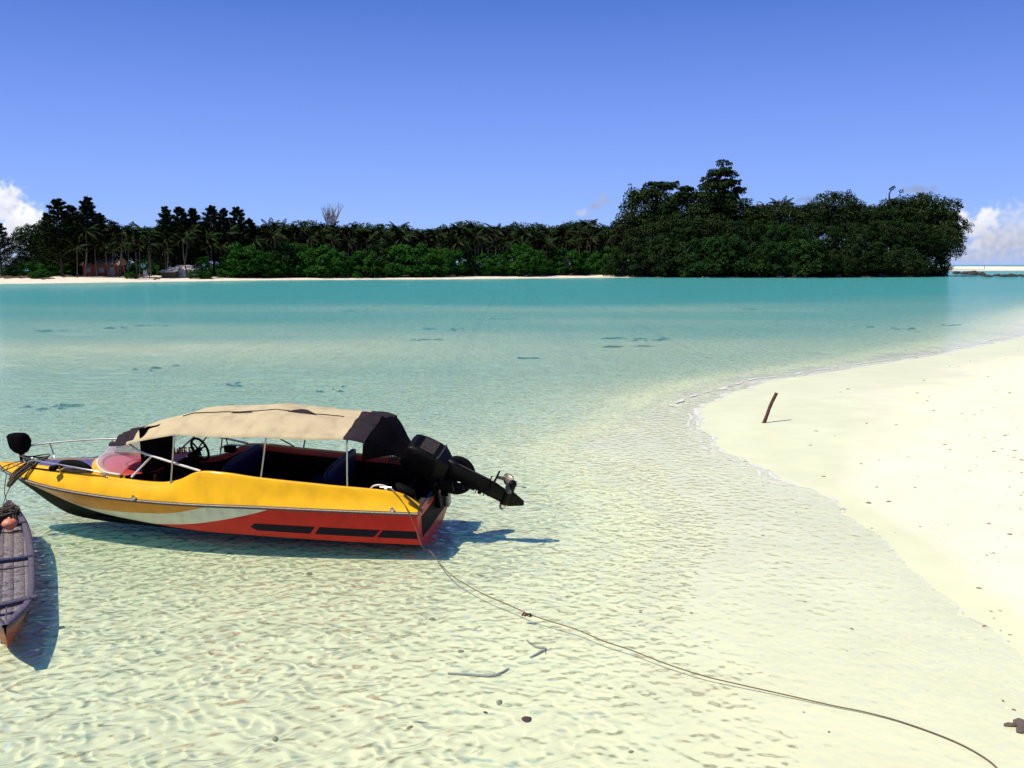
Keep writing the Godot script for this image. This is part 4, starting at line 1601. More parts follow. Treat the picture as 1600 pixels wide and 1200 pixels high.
		box(cu, Vector3(q[0] - 0.36, 0.40, 0), Vector3(0.5, 0.14, 1.16), Basis.IDENTITY, 0.04)
		build(cu, "cushion", M.navy_vinyl, seat)
		var bs := begin(false)
		box(bs, Vector3(q[0] - 0.34, 0.19, 0), Vector3(0.44, 0.26, 1.1), Basis.IDENTITY, 0.01)
		build(bs, "base", M.liner, seat)
	# raised cut-out letters on the far coaming, seen from behind
	var letters := [[0, 1, 1, 1, 1], [1, 0, 1, 0, 1], [0, 1, 0, 0, 1], [1, 1, 0, 1, 0], [1, 0, 1, 1, 1], [1, 0, 0, 1, 0], [0, 1, 1, 0, 1]]
	for i in letters.size():
		var le := begin(false)
		var x := -3.98 + i * 0.066
		var e: Array = letters[i]
		var hz := -deck_edge_z(x) + 0.05
		var y0 := look(DECK_Y, x) + 0.06
		box(le, Vector3(x, y0 + 0.045, hz), Vector3(0.014, 0.11, 0.02), Basis.IDENTITY, 0.002)
		box(le, Vector3(x + 0.022, y0, hz), Vector3(0.03, 0.022, 0.018), Basis.IDENTITY, 0.002)
		if e[0]: box(le, Vector3(x + 0.022, y0 + 0.088, hz), Vector3(0.03, 0.018, 0.018), Basis.IDENTITY, 0.002)
		if e[1]: box(le, Vector3(x + 0.042, y0 + 0.035, hz), Vector3(0.013, 0.09, 0.019), Basis.IDENTITY, 0.002)
		if e[3]: box(le, Vector3(x + 0.02, y0 + 0.045, hz), Vector3(0.03, 0.016, 0.017), Basis.IDENTITY, 0.002)
		build(le, "name_letter", M.orange_letters, boat)
	var lb := begin(false)
	box(lb, Vector3(-3.77, 0.69, -0.60), Vector3(0.52, 0.055, 0.03), Basis(Vector3.UP, 0.16), 0.004)
	build(lb, "name_board", M.red_dash, boat)
	make_canopy()
	make_rails()
	make_outboard()

const CAN_RIDGE := [[-4.22, 1.19], [-3.9, 1.30], [-3.66, 1.39], [-3.13, 1.53], [-2.85, 1.585], [-2.04, 1.60], [-1.4, 1.59], [-0.82, 1.52], [-0.62, 1.47]]
const CAN_EDGE := [[-4.22, 1.125], [-3.9, 1.20], [-3.66, 1.28], [-3.13, 1.375], [-2.8, 1.385], [-2.04, 1.385], [-1.4, 1.39], [-0.82, 1.385], [-0.62, 1.34]]
const CAN_HALF := [[-4.22, 0.42], [-3.9, 0.58], [-3.66, 0.66], [-3.13, 0.72], [-2.8, 0.735], [-1.4, 0.74], [-0.82, 0.73], [-0.62, 0.70]]

func canopy_point(x: float, s: float) -> Vector3:
	var r := look(CAN_RIDGE, x)
	var e := look(CAN_EDGE, x)
	var w := look(CAN_HALF, x)
	var a := absf(s)
	var y := e + (r - e) * (1.0 - 0.10 * smoothstep(0.0, 0.3, a) - 0.90 * smoothstep(0.0, 1.0, clampf((a - 0.22) / 0.78, 0, 1)) * 0.5 - 0.45 * clampf((a - 0.22) / 0.78, 0, 1))
	var n := n_fine.get_noise_2d(x * 0.9 + s * 0.8, s * 2.2 + 11.0)
	var sag := -0.03 * pow(absf(sin(PI * fposmod((x + 3.13) / 1.13, 1.0))), 0.8) * (1.0 - s * s * 0.4)
	y += 0.045 * n * (1.0 - pow(absf(s), 6.0)) + sag
	# folds that run from the front hoop along the near shoulder
	y += 0.03 * sin((s * 1.2 - (x + 3.4) * 0.55) * 9.0) * smoothstep(-2.1, -3.3, x) * smoothstep(0.25, 0.7, absf(s)) * smoothstep(1.0, 0.8, absf(s))
	return Vector3(x, y, s * w)

func canopy_piece(x0: float, x1: float, n: int) -> SurfaceTool:
	var st := begin()
	var rows := []
	for x in steps(x0, x1, n):
		var row := PackedVector3Array()
		for s in steps(-1.0, 1.0, 40): row.append(canopy_point(x, s))
		# a small turned-down hem on both edges
		row.insert(0, row[0] + Vector3(0, -0.03, -0.004))
		row.append(row[-1] + Vector3(0, -0.03, 0.004))
		rows.append(row)
	sheet(st, rows)
	return st

func make_canopy() -> void:
	var can := Node3D.new()
	can.name = "canopy"
	boat.add_child(can)
	can.position.y = -0.04
	build(canopy_piece(-3.86, -0.92, 60), "canvas_top", M.canvas, can)
	build(canopy_piece(-4.22, -3.86, 10), "front_flap", M.canvas_dark, can)
	build(canopy_piece(-0.92, -0.66, 8), "aft_band", M.canvas_dark, can)
	# seam and patches along the crown
	var seam := begin()
	tube(seam, steps(-3.3, -1.1, 50).map(func(x): return canopy_point(x, 0.22) + Vector3(0, 0.004, 0.0)), 0.006, 5)
	build(seam, "seam", M.canvas_dark, can)
	for q in [[-1.85, -1.45, 0.10, 0.26], [-2.62, -2.30, 0.20, 0.27]]:
		var pt := begin()
		var rows := []
		for x in steps(q[0], q[1], 8):
			var row := PackedVector3Array()
			var f: float = (x - q[0]) / (q[1] - q[0])
			for s in steps(q[3] - (q[3] - q[2]) * sin(PI * f), q[3], 4): row.append(canopy_point(x, s) + Vector3(0, 0.006, 0))
			rows.append(row)
		sheet(pt, rows)
		build(pt, "patch", M.canvas_dark, can)
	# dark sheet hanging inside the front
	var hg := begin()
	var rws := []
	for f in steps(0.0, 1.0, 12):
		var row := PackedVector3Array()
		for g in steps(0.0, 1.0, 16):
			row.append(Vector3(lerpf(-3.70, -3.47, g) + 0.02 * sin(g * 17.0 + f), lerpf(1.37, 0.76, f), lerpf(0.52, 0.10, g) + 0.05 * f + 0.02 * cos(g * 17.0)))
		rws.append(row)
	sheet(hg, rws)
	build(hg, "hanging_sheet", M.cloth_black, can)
	# aft curtain drawn together towards the motor
	var cu := begin()
	rws = []
	for f in steps(0.0, 1.0, 16):
		var row := PackedVector3Array()
		for k in 41:
			var s := k / 20.0 - 1.0
			var hoop := canopy_point(-0.68, clampf(s * 1.35, -1, 1))
			var over := maxf(0.0, absf(s) - 0.74) / 0.26
			hoop.y -= over * 0.32
			hoop.z *= 1.0 - 0.30 * over
			hoop.x -= over * 0.10
			var gat := Vector3(-0.15, 1.03 - 0.08 * absf(s), 0.15 * s)
			var p := hoop.lerp(gat, f)
			p.y += (-0.06 * sin(PI * f) + 0.14 * over * sin(PI * f * 0.9))
			p.y += 0.05 * sin(PI * minf(1.0, f * 2.2)) * (1.0 - over)
			p.z += 0.015 * sin(s * 26.0) * sin(PI * f)
			row.append(p)
		rws.append(row)
	sheet(cu, rws)
	build(cu, "aft_curtain", M.cloth_black, can)
	# hoops and stays
	for q in [[-3.25, -3.13, 0.70, 0.675], [-2.03, -1.91, 0.79, 0.70], [-0.91, -0.88, 0.70, 0.70]]:
		var hp := begin()
		var pts := []
		var y0 := look(DECK_Y, q[0])
		pts.append(Vector3(q[0], y0, q[3]))
		pts.append(Vector3(lerpf(q[0], q[1], 0.6), lerpf(y0, 1.33, 0.6), q[3] + 0.015))
		for s in steps(0.97, -0.97, 14):
			var p := canopy_point(q[1], s)
			p.y -= 0.035
			pts.append(p)
		pts.append(Vector3(lerpf(q[0], q[1], 0.6), lerpf(y0, 1.33, 0.6), -q[3] - 0.015))
		pts.append(Vector3(q[0], y0, -q[3]))
		tube(hp, curve(pts, 3), 0.012, 7)
		var hoop := build(hp, "hoop", M.steel, can)
		for s in [1.0, -1.0]:
			var ft := begin(false)
			box(ft, Vector3(q[0], y0 + 0.015, s * q[3]), Vector3(0.05, 0.018, 0.03), Basis.IDENTITY, 0.004)
			build(ft, "foot", M.motor_grey, hoop)
	var b1 := begin()
	tube(b1, [Vector3(-3.55, 0.80, -0.63), Vector3(-3.12, 1.36, -0.70)], 0.012, 6)
	build(b1, "stay", M.rail_insert, can)
	var b2 := begin()
	tube(b2, [Vector3(-3.10, 1.36, -0.70), Vector3(-2.15, 0.86, -0.70)], 0.009, 6)
	build(b2, "stay", M.cloth_black, can)

func make_rails() -> void:
	var fr := begin()
	tube(fr, curve([Vector3(-5.86, 0.70, -0.10), Vector3(-5.84, 0.84, -0.12), Vector3(-5.62, 0.875, -0.23), Vector3(-5.0, 0.90, -0.44), Vector3(-4.4, 0.89, -0.57), Vector3(-4.14, 0.84, -0.62), Vector3(-4.04, 0.67, -0.62)], 6), 0.0125, 7)
	var a := build(fr, "bow_rail", M.steel, boat)
	var s1 := begin()
	tube(s1, [Vector3(-5.48, 0.67, -0.22), Vector3(-5.56, 0.88, -0.26)], 0.011, 6)
	build(s1, "stanchion", M.steel, a)
	var s1b := begin()
	tube(s1b, [Vector3(-4.72, 0.68, -0.46), Vector3(-4.76, 0.90, -0.50)], 0.011, 6)
	build(s1b, "stanchion", M.steel, a)
	var nr := begin()
	tube(nr, curve([Vector3(-5.62, 0.66, 0.16), Vector3(-5.5, 0.76, 0.22), Vector3(-5.0, 0.76, 0.36), Vector3(-4.6, 0.745, 0.46), Vector3(-4.34, 0.72, 0.50), Vector3(-4.22, 0.66, 0.51)], 6), 0.0125, 7)
	var b := build(nr, "bow_rail", M.steel, boat)
	var s2 := begin()
	tube(s2, [Vector3(-5.02, 0.65, 0.33), Vector3(-5.0, 0.76, 0.36)], 0.011, 6)
	build(s2, "stanchion", M.steel, b)
	# cleats, fittings and a deck cord
	for q in [Vector3(-5.72, 0.70, 0.0), Vector3(-0.42, 0.70, 0.70), Vector3(-0.42, 0.70, -0.70)]:
		var cl := begin(false)
		box(cl, q + Vector3(0, 0.0, 0), Vector3(0.05, 0.05, 0.025), Basis.IDENTITY, 0.006)
		box(cl, q + Vector3(0, 0.03, 0), Vector3(0.16, 0.02, 0.022), Basis.IDENTITY, 0.008)
		build(cl, "cleat", M.steel, boat)
	for q in [Vector3(-3.72, 0.475, 0.755), Vector3(-0.30, 0.495, 0.862)]:
		var nv := begin()
		lathe(nv, [[0.001, 0.05], [0.016, 0.045], [0.022, 0.02], [0.03, 0.0]], 10, Transform3D(Basis(Vector3.RIGHT, 0.6), q))
		build(nv, "fitting", M.bright_metal, boat)
	for s in [1.0, -1.0]:
		var st := begin(false)
		box(st, Vector3(-0.06, 0.575, 0.79 * s), Vector3(0.30, 0.03, 0.03), Basis(Vector3.BACK, -0.72), 0.006)
		build(st, "stern_trim", M.rubber_rail, boat)

# ------------------------------------------------------------------ outboard motor; its own frame: x down the leg, y its rear side (now tilted up), z to the near side
func make_outboard() -> void:
	var mo := Node3D.new()
	mo.name = "outboard_motor"
	boat.add_child(mo)
	mo.position = Vector3(-0.06, 0.925, 0.02)
	mo.basis = Basis(Vector3.BACK, deg_to_rad(-25.0)) * Basis(Vector3.RIGHT, deg_to_rad(22.0))   # tilted up and steered over
	# cowling: rounded box lofted along x
	var cw := begin()
	var rows := []
	for q in [[-0.30, 0.02, 0.02], [-0.30, 0.12, 0.12], [-0.285, 0.165, 0.155], [-0.24, 0.185, 0.17], [-0.1, 0.20, 0.18], [0.06, 0.20, 0.18], [0.12, 0.195, 0.175]]:
		var ring := PackedVector3Array()
		for k in 28:
			var a := TAU * k / 28.0
			var c := cos(a)
			var s := sin(a)
			var p := 0.27
			ring.append(Vector3(q[0] + 0.03 * s * (1.0 if q[0] < -0.2 else 0.0), q[1] * signf(s) * pow(absf(s), p), q[2] * signf(c) * pow(absf(c), p)))
		rows.append(ring)
	sheet(cw, rows, true)
	fan(cw, rows[0])
	var cowl := build(cw, "cowling", M.motor_black, mo)
	var lw := begin()
	rows = []
	for q in [[0.12, 0.200, 0.180], [0.13, 0.208, 0.188], [0.16, 0.208, 0.188], [0.17, 0.198, 0.178], [0.22, 0.17, 0.15], [0.30, 0.115, 0.10]]:
		var ring := PackedVector3Array()
		for k in 28:
			var a := TAU * k / 28.0
			ring.append(Vector3(q[0], q[1] * signf(sin(a)) * pow(absf(sin(a)), 0.45), q[2] * signf(cos(a)) * pow(absf(cos(a)), 0.45)))
		rows.append(ring)
	sheet(lw, rows, true)
	var low := build(lw, "lower_cowl", M.motor_black, mo)
	var lb2 := begin(false)
	box(lb2, Vector3(0.145, 0.209, 0), Vector3(0.02, 0.006, 0.30), Basis.IDENTITY, 0.002)
	build(lb2, "badge_strip", M.motor_grey, low)
	var vp := begin(false)
	box(vp, Vector3(-0.03, 0.198, 0), Vector3(0.20, 0.012, 0.24), Basis.IDENTITY, 0.005)
	build(vp, "rear_panel", M.motor_grey, cowl)
	for k in 3:
		var vt := begin(false)
		box(vt, Vector3(-0.20 + k * 0.028, 0.190 + k * 0.003, 0), Vector3(0.012, 0.012, 0.2), Basis.IDENTITY, 0.003)
		build(vt, "vent", M.motor_black, cowl)
	# leg: streamlined section
	var lg := begin()
	rows = []
	for q in [[0.26, 0.02, 0.13, 0.085], [0.40, 0.015, 0.125, 0.07], [0.60, 0.01, 0.12, 0.055], [0.80, 0.0, 0.125, 0.048], [0.92, 0.0, 0.13, 0.042], [1.02, -0.01, 0.12, 0.038], [1.10, -0.02, 0.115, 0.034]]:
		var ring := PackedVector3Array()
		for k in 20:
			var a := TAU * k / 20.0
			var s := sin(a)
			ring.append(Vector3(q[0], q[1] + q[2] * s, q[3] * signf(cos(a)) * pow(absf(cos(a)), 0.8) * (1.0 - 0.35 * absf(s))))
		rows.append(ring)
	sheet(lg, rows, true)
	fan(lg, rows[0])
	var leg := build(lg, "leg", M.motor_black, mo)
	var rib := begin(false)
	box(rib, Vector3(0.56, 0.132, 0), Vector3(0.55, 0.014, 0.022), Basis.IDENTITY, 0.004)
	build(rib, "rear_rib", M.motor_grey, leg)
	var pl := begin(false)
	box(pl, Vector3(0.90, 0.10, 0), Vector3(0.022, 0.34, 0.17), Basis.IDENTITY, 0.006)
	box(pl, Vector3(0.84, 0.02, 0), Vector3(0.016, 0.26, 0.13), Basis.IDENTITY, 0.005)
	build(pl, "cavitation_plate", M.motor_black, mo)
	var tab := begin(false)
	box(tab, Vector3(0.95, 0.235, 0), Vector3(0.10, 0.05, 0.012), Basis(Vector3.BACK, 0.3), 0.004)
	build(tab, "trim_tab", M.prop_metal, mo)
	# gearcase with a bullet nose towards -y, then skeg
	var gc := begin()
	lathe(gc, [[0.001, -0.235], [0.022, -0.225], [0.042, -0.19], [0.054, -0.13], [0.060, -0.05], [0.060, 0.08], [0.054, 0.14], [0.05, 0.16]], 18, Transform3D(Basis.IDENTITY, Vector3(1.12, 0, 0)))
	var gear := build(gc, "gearcase", M.motor_black, mo)
	var nose := begin()
	lathe(nose, [[0.001, -0.240], [0.023, -0.229], [0.044, -0.192], [0.056, -0.13], [0.0565, -0.11]], 18, Transform3D(Basis.IDENTITY, Vector3(1.12, 0, 0)))
	build(nose, "nose_cone", M.bright_metal, gear)
	var sk := begin(false)
	for s in [1.0, -1.0]:
		var w: float = 0.008 * s
		var p := [Vector3(1.15, -0.16, w), Vector3(1.15, 0.12, w), Vector3(1.34, 0.06, w * 0.4), Vector3(1.36, -0.01, w * 0.4), Vector3(1.26, -0.07, w * 0.7)]
		for k in range(1, 4): tri(sk, p[0], p[k], p[k + 1])
	quad(sk, Vector3(1.15, 0.12, 0.008), Vector3(1.15, 0.12, -0.008), Vector3(1.34, 0.06, -0.003), Vector3(1.34, 0.06, 0.003))
	quad(sk, Vector3(1.34, 0.06, 0.003), Vector3(1.34, 0.06, -0.003), Vector3(1.36, -0.01, -0.003), Vector3(1.36, -0.01, 0.003))
	quad(sk, Vector3(1.15, -0.16, 0.008), Vector3(1.15, -0.16, -0.008), Vector3(1.26, -0.07, -0.005), Vector3(1.26, -0.07, 0.005))
	quad(sk, Vector3(1.26, -0.07, 0.005), Vector3(1.26, -0.07, -0.005), Vector3(1.36, -0.01, -0.003), Vector3(1.36, -0.01, 0.003))
	build(sk, "skeg", M.motor_black, gear)
	# propeller: hub and three twisted blades
	var hb := begin()
	lathe(hb, [[0.048, 0.15], [0.05, 0.17], [0.048, 0.25], [0.04, 0.265], [0.001, 0.268]], 16, Transform3D(Basis.IDENTITY, Vector3(1.12, 0, 0)))
	var prop := build(hb, "propeller", M.motor_black, mo)
	for k in 3:
		var bl := begin()
		rows = []
		var turn := Basis(Vector3.UP, TAU * k / 3.0 + 0.35)
		for i in 9:
			var t := i / 8.0
			var rad := lerpf(0.035, 0.185, t)
			var wd := 0.135 * sqrt(maxf(0.0, sin(PI * lerpf(0.22, 0.995, t)))) + 0.004
			var tw := lerpf(0.95, 0.5, t)
			var row := PackedVector3Array()
			for j in 7:
				var c := (j / 6.0 - 0.5) * wd
				row.append(Vector3(1.12, 0.205, 0) + turn * Vector3(rad, c * sin(tw) + 0.02 * t, c * cos(tw)))
			for j in range(5, 0, -1):
				row.append(row[j] + turn * Vector3(0, 0.006, 0.004))
			rows.append(row)
		sheet(bl, rows, true)
		fan(bl, rows[-1])
		build(bl, "blade", M.prop_metal, prop)
	# clamp bracket, tilt tube and steering arm that hold it to the transom
	var br := begin(false)
	for s in [0.13, -0.13]:
		box(br, Vector3(0.30, -0.20, s), Vector3(0.34, 0.16, 0.035), Basis(Vector3.BACK, 0.42), 0.01)
		box(br, Vector3(0.30, -0.42, s), Vector3(0.10, 0.36, 0.035), Basis(Vector3.BACK, 0.42), 0.01)
		box(br, Vector3(0.45, -0.12, s * 0.6), Vector3(0.26, 0.07, 0.03), Basis.IDENTITY, 0.008)
	build(br, "clamp_bracket", M.motor_black, mo)
	var tt := begin()
	tube(tt, [Vector3(0.25, -0.16, -0.24), Vector3(0.25, -0.16, 0.24)], 0.024, 8)
	tube(tt, [Vector3(0.38, -0.30, 0.0), Vector3(0.62, -0.08, 0.0)], 0.028, 8)
	tube(tt, [Vector3(0.10, -0.26, -0.1), Vector3(-0.16, -0.36, -0.34)], 0.014, 6)
	build(tt, "tilt_tube", M.motor_black, mo)
	var un := begin(false)
	for q in [[0.42, -0.135, 0.09], [0.58, -0.125, 0.06], [0.66, -0.12, 0.10], [0.78, -0.13, 0.05]]:
		box(un, Vector3(q[0], q[1], 0), Vector3(q[2], 0.055, 0.05), Basis.IDENTITY, 0.008)
	box(un, Vector3(0.73, -0.14, 0), Vector3(0.012, 0.08, 0.012))
	box(un, Vector3(0.60, -0.11, 0), Vector3(0.42, 0.03, 0.03))
	build(un, "leg_lugs", M.motor_black, mo)

# ------------------------------------------------------------------ things lying in or hanging from the boat
func aboard(x: float, y: float, z: float) -> Vector3:
	return boat.transform * Vector3(x, y, z)

func make_boat_gear() -> void:
	var tb := Basis(Vector3.UP, deg_to_rad(BOAT_TURN))
	# tyre at the stern
	var ty := thing("tyre_fender", aboard(0.24, 0.62, -0.28), "black tyre hung at the stern behind the outboard motor", "tyre")
	var st := begin()
	ring_mesh(st, Transform3D(tb * Basis(Vector3.RIGHT, 1.25) * Basis(Vector3.BACK, -0.35), Vector3.ZERO), 0.19, 0.065, 1.2, 30, 12)
	build(st, "tread", M.tyre_rubber, ty)
	var s2 := begin()
	ring_mesh(s2, Transform3D(tb * Basis(Vector3.RIGHT, 1.25) * Basis(Vector3.BACK, -0.35), Vector3.ZERO), 0.135, 0.012, 4.5, 30, 8)
	build(s2, "rim", M.motor_grey, ty)
	# half tyre on the foredeck
	var t2 := thing("deck_tyre", aboard(-4.80, 0.685, 0.34), "cut black tyre lying on the blue foredeck under the near rail", "tyre")
	var s3 := begin()
	var pts := []
	for i in 19:
		var a := PI * i / 18.0
		pts.append(tb * Vector3(-cos(a) * 0.25, sin(a) * 0.085 + 0.015, 0.03 * sin(a) - 0.05 * cos(a)))
	tube(s3, pts, range(19).map(func(i): return 0.038 + 0.012 * sin(PI * i / 18.0)), 10)
	build(s3, "tread", M.tyre_rubber, t2)
	var s4 := begin(false)
	box(s4, tb * Vector3(-0.27, 0.03, 0.06), Vector3(0.09, 0.07, 0.10), tb * Basis(Vector3.UP, 0.4), 0.015)
	build(s4, "cut_end", M.tyre_rubber, t2)
	# black bag on the bow
	var bg := thing("black_bag", aboard(-5.86, 0.675, -0.02), "black cloth bag tied over a post on the bow", "bag")
	var s5 := begin()
	var rows := []
	var prof := [[0.03, 0.10], [0.075, 0.13], [0.115, 0.20], [0.125, 0.28], [0.118, 0.35], [0.09, 0.385], [0.01, 0.39]]
	for q in prof:
		var ring := PackedVector3Array()
		for k in 18:
			var a := TAU * k / 18.0
			var sq := 1.0 / maxf(absf(cos(a)), absf(sin(a)))
			var rr: float = q[0] * lerpf(1.0, sq, 0.85) * (1.0 + 0.12 * n_fine.get_noise_2d(cos(a) * 1.6 + q[1] * 6.0, sin(a) * 1.6))
			ring.append(tb * Vector3(cos(a) * rr - (q[1] - 0.25) * 0.16, q[1], sin(a) * rr * 0.8))
		rows.append(ring)
	sheet(s5, rows, true)
	build(s5, "bag", M.cloth_black, bg)
	var s6 := begin()
	tube(s6, [tb * Vector3(0.02, -0.02, 0), tb * Vector3(0.01, 0.14, 0)], 0.022, 8)
	build(s6, "post", M.motor_black, bg)
	# rope hank over the bow
	var r := RandomNumberGenerator.new()
	r.seed = 17
	var rp := thing("rope_hank", aboard(-5.66, 0.66, 0.12), "brown rope hank slung over the near side of the bow", "rope")
	for k in 9:
		var rs := begin()
		var p := []
		var w := r.randf_range(0.05, 0.085)
		var top := Vector3(0.10 + r.randf_range(-0.05, 0.05), 0.06 + r.randf_range(-0.02, 0.03), -0.08)
		var bot := Vector3(-0.13 + r.randf_range(-0.04, 0.05), -0.22 + r.randf_range(-0.04, 0.05), 0.19)
		for i in 21:
			var a := TAU * i / 20.0
			var m := top.lerp(bot, 0.5 - 0.5 * cos(a))
			m += Vector3(0.8, 0.1, 0.5).normalized() * sin(a) * w
			m += Vector3(0, 0.05, 0.09) * pow(sin(a * 0.5), 2.0) * (1.0 - pow(sin(a * 0.5), 6.0))
			m.z += 0.012 * k * 0.35
			p.append(tb * m)
		tube(rs, p, 0.0095, 6, false)
		build(rs, "strand", M.rope_dark if k % 3 else M.rope_tan, rp)
	for k in 4:
		var rs := begin()
		var p := []
		for i in 25:
			var a := TAU * i / 24.0
			p.append(tb * Vector3(0.04 + cos(a) * (0.13 + 0.02 * k) + r.randf_range(-0.006, 0.006), 0.05 + 0.014 * k + 0.02 * sin(a * 2.0 + k), -0.13 + sin(a) * (0.09 + 0.015 * k)))
		tube(rs, p, 0.0095, 6, false)
		build(rs, "coil", M.rope_dark, rp)
	var wr := begin()
	tube(wr, curve([tb * Vector3(-0.02, 0.06, -0.1), tb * Vector3(-0.25, 0.01, -0.06), tb * Vector3(-0.36, -0.04, 0.03), tb * Vector3(-0.28, -0.06, 0.10), tb * Vector3(-0.05, 0.04, 0.0)], 6), 0.008, 6)
	build(wr, "lashing", M.rope_dark, rp)
	# orange-pink float on the foredeck
	# pink life vest behind the screen
	var lv := thing("life_vest", aboard(-3.78, 0.78, 0.02), "pink life vest heaped on the red dash behind the windscreen", "vest")
	var lvs := begin()
	rows = []
	for i in 9:
		var la := PI * (i / 8.0 - 0.5)
		var ring := PackedVector3Array()
		for k in 14:
			var lo := TAU * k / 14.0
			var p := Vector3(cos(la) * cos(lo) * 0.13, sin(la) * 0.13 + 0.12, cos(la) * sin(lo) * 0.18)
			p += p.normalized() * 0.05 * n_fine.get_noise_3dv(p * 9.0)
			ring.append(tb * p)
		rows.append(ring)
	sheet(lvs, rows, true)
	build(lvs, "padding", M.pink_cloth, lv)
	var lvb := begin()
	tube(lvb, curve([tb * Vector3(-0.13, 0.12, -0.1), tb * Vector3(-0.15, 0.16, 0.05), tb * Vector3(-0.06, 0.22, 0.16)], 5), 0.014, 6)
	build(lvb, "strap", M.cloth_black, lv)
	# black fender and fuel hose by the near stern corner
	var fe := thing("black_fender", aboard(-0.25, 0.63, 0.50), "short black fender lying at the near stern corner", "fender")
	var fs := begin()
	lathe(fs, [[0.001, -0.15], [0.04, -0.145], [0.066, -0.11], [0.07, 0.0], [0.066, 0.11], [0.04, 0.145], [0.001, 0.15]], 16, Transform3D(tb * Basis(Vector3.BACK, 1.15), Vector3.ZERO))
	build(fs, "body", M.tyre_rubber, fe)
	var fl := begin()
	tube(fl, curve([tb * Vector3(0.12, -0.05, 0.0), tb * Vector3(0.2, -0.1, 0.12), tb * Vector3(0.28, -0.2, 0.22)], 5), 0.01, 6)
	build(fl, "lanyard", M.tyre_rubber, fe)
	var ho := thing("white_hose", aboard(-0.52, 0.70, 0.62), "loop of pale hose on the near gunwale by the stern", "hose")
	var hs := begin()
	tube(hs, curve([tb * Vector3(-0.12, -0.03, 0.06), tb * Vector3(-0.06, 0.03, 0.05), tb * Vector3(0.05, 0.04, 0.05), tb * Vector3(0.15, 0.0, 0.05), tb * Vector3(0.2, -0.05, 0.02)], 6), 0.011, 6)
	build(hs, "hose", M.white_tube, ho)
	# tangle of twigs and cord in the stern well
	var tw := thing("cord_tangle", aboard(-0.66, 0.70, -0.52), "tangle of dark cord and twigs on the far gunwale before the motor", "cord")
	for k in 12:
		var ts := begin()
		var a := r.randf() * TAU
		tube(ts, curve([tb * Vector3(r.randf_range(-0.08, 0.08), -0.02, 0), tb * Vector3(cos(a) * 0.07, 0.10 + r.randf() * 0.06, sin(a) * 0.06), tb * Vector3(cos(a + 1) * 0.14, r.randf_range(0.02, 0.2), sin(a + 1) * 0.08)], 5), 0.006, 5)
		build(ts, "strand", M.rope_dark, tw)
	# fuel cans and boxes in the dark stern
	var cn := thing("fuel_can", aboard(-0.62, 0.06, 0.20), "dark red fuel can standing in the stern of the cockpit", "fuel can")
	var cs := begin(false)
	box(cs, tb * Vector3(0, 0.16, 0), Vector3(0.26, 0.32, 0.2), tb, 0.03)
	build(cs, "can", M.liner, cn)
	var ch := begin()
	tube(ch, curve([tb * Vector3(-0.08, 0.32, 0), tb * Vector3(-0.05, 0.37, 0), tb * Vector3(0.05, 0.37, 0), tb * Vector3(0.08, 0.32, 0)], 4), 0.012, 6)
	build(ch, "handle", M.motor_black, cn)

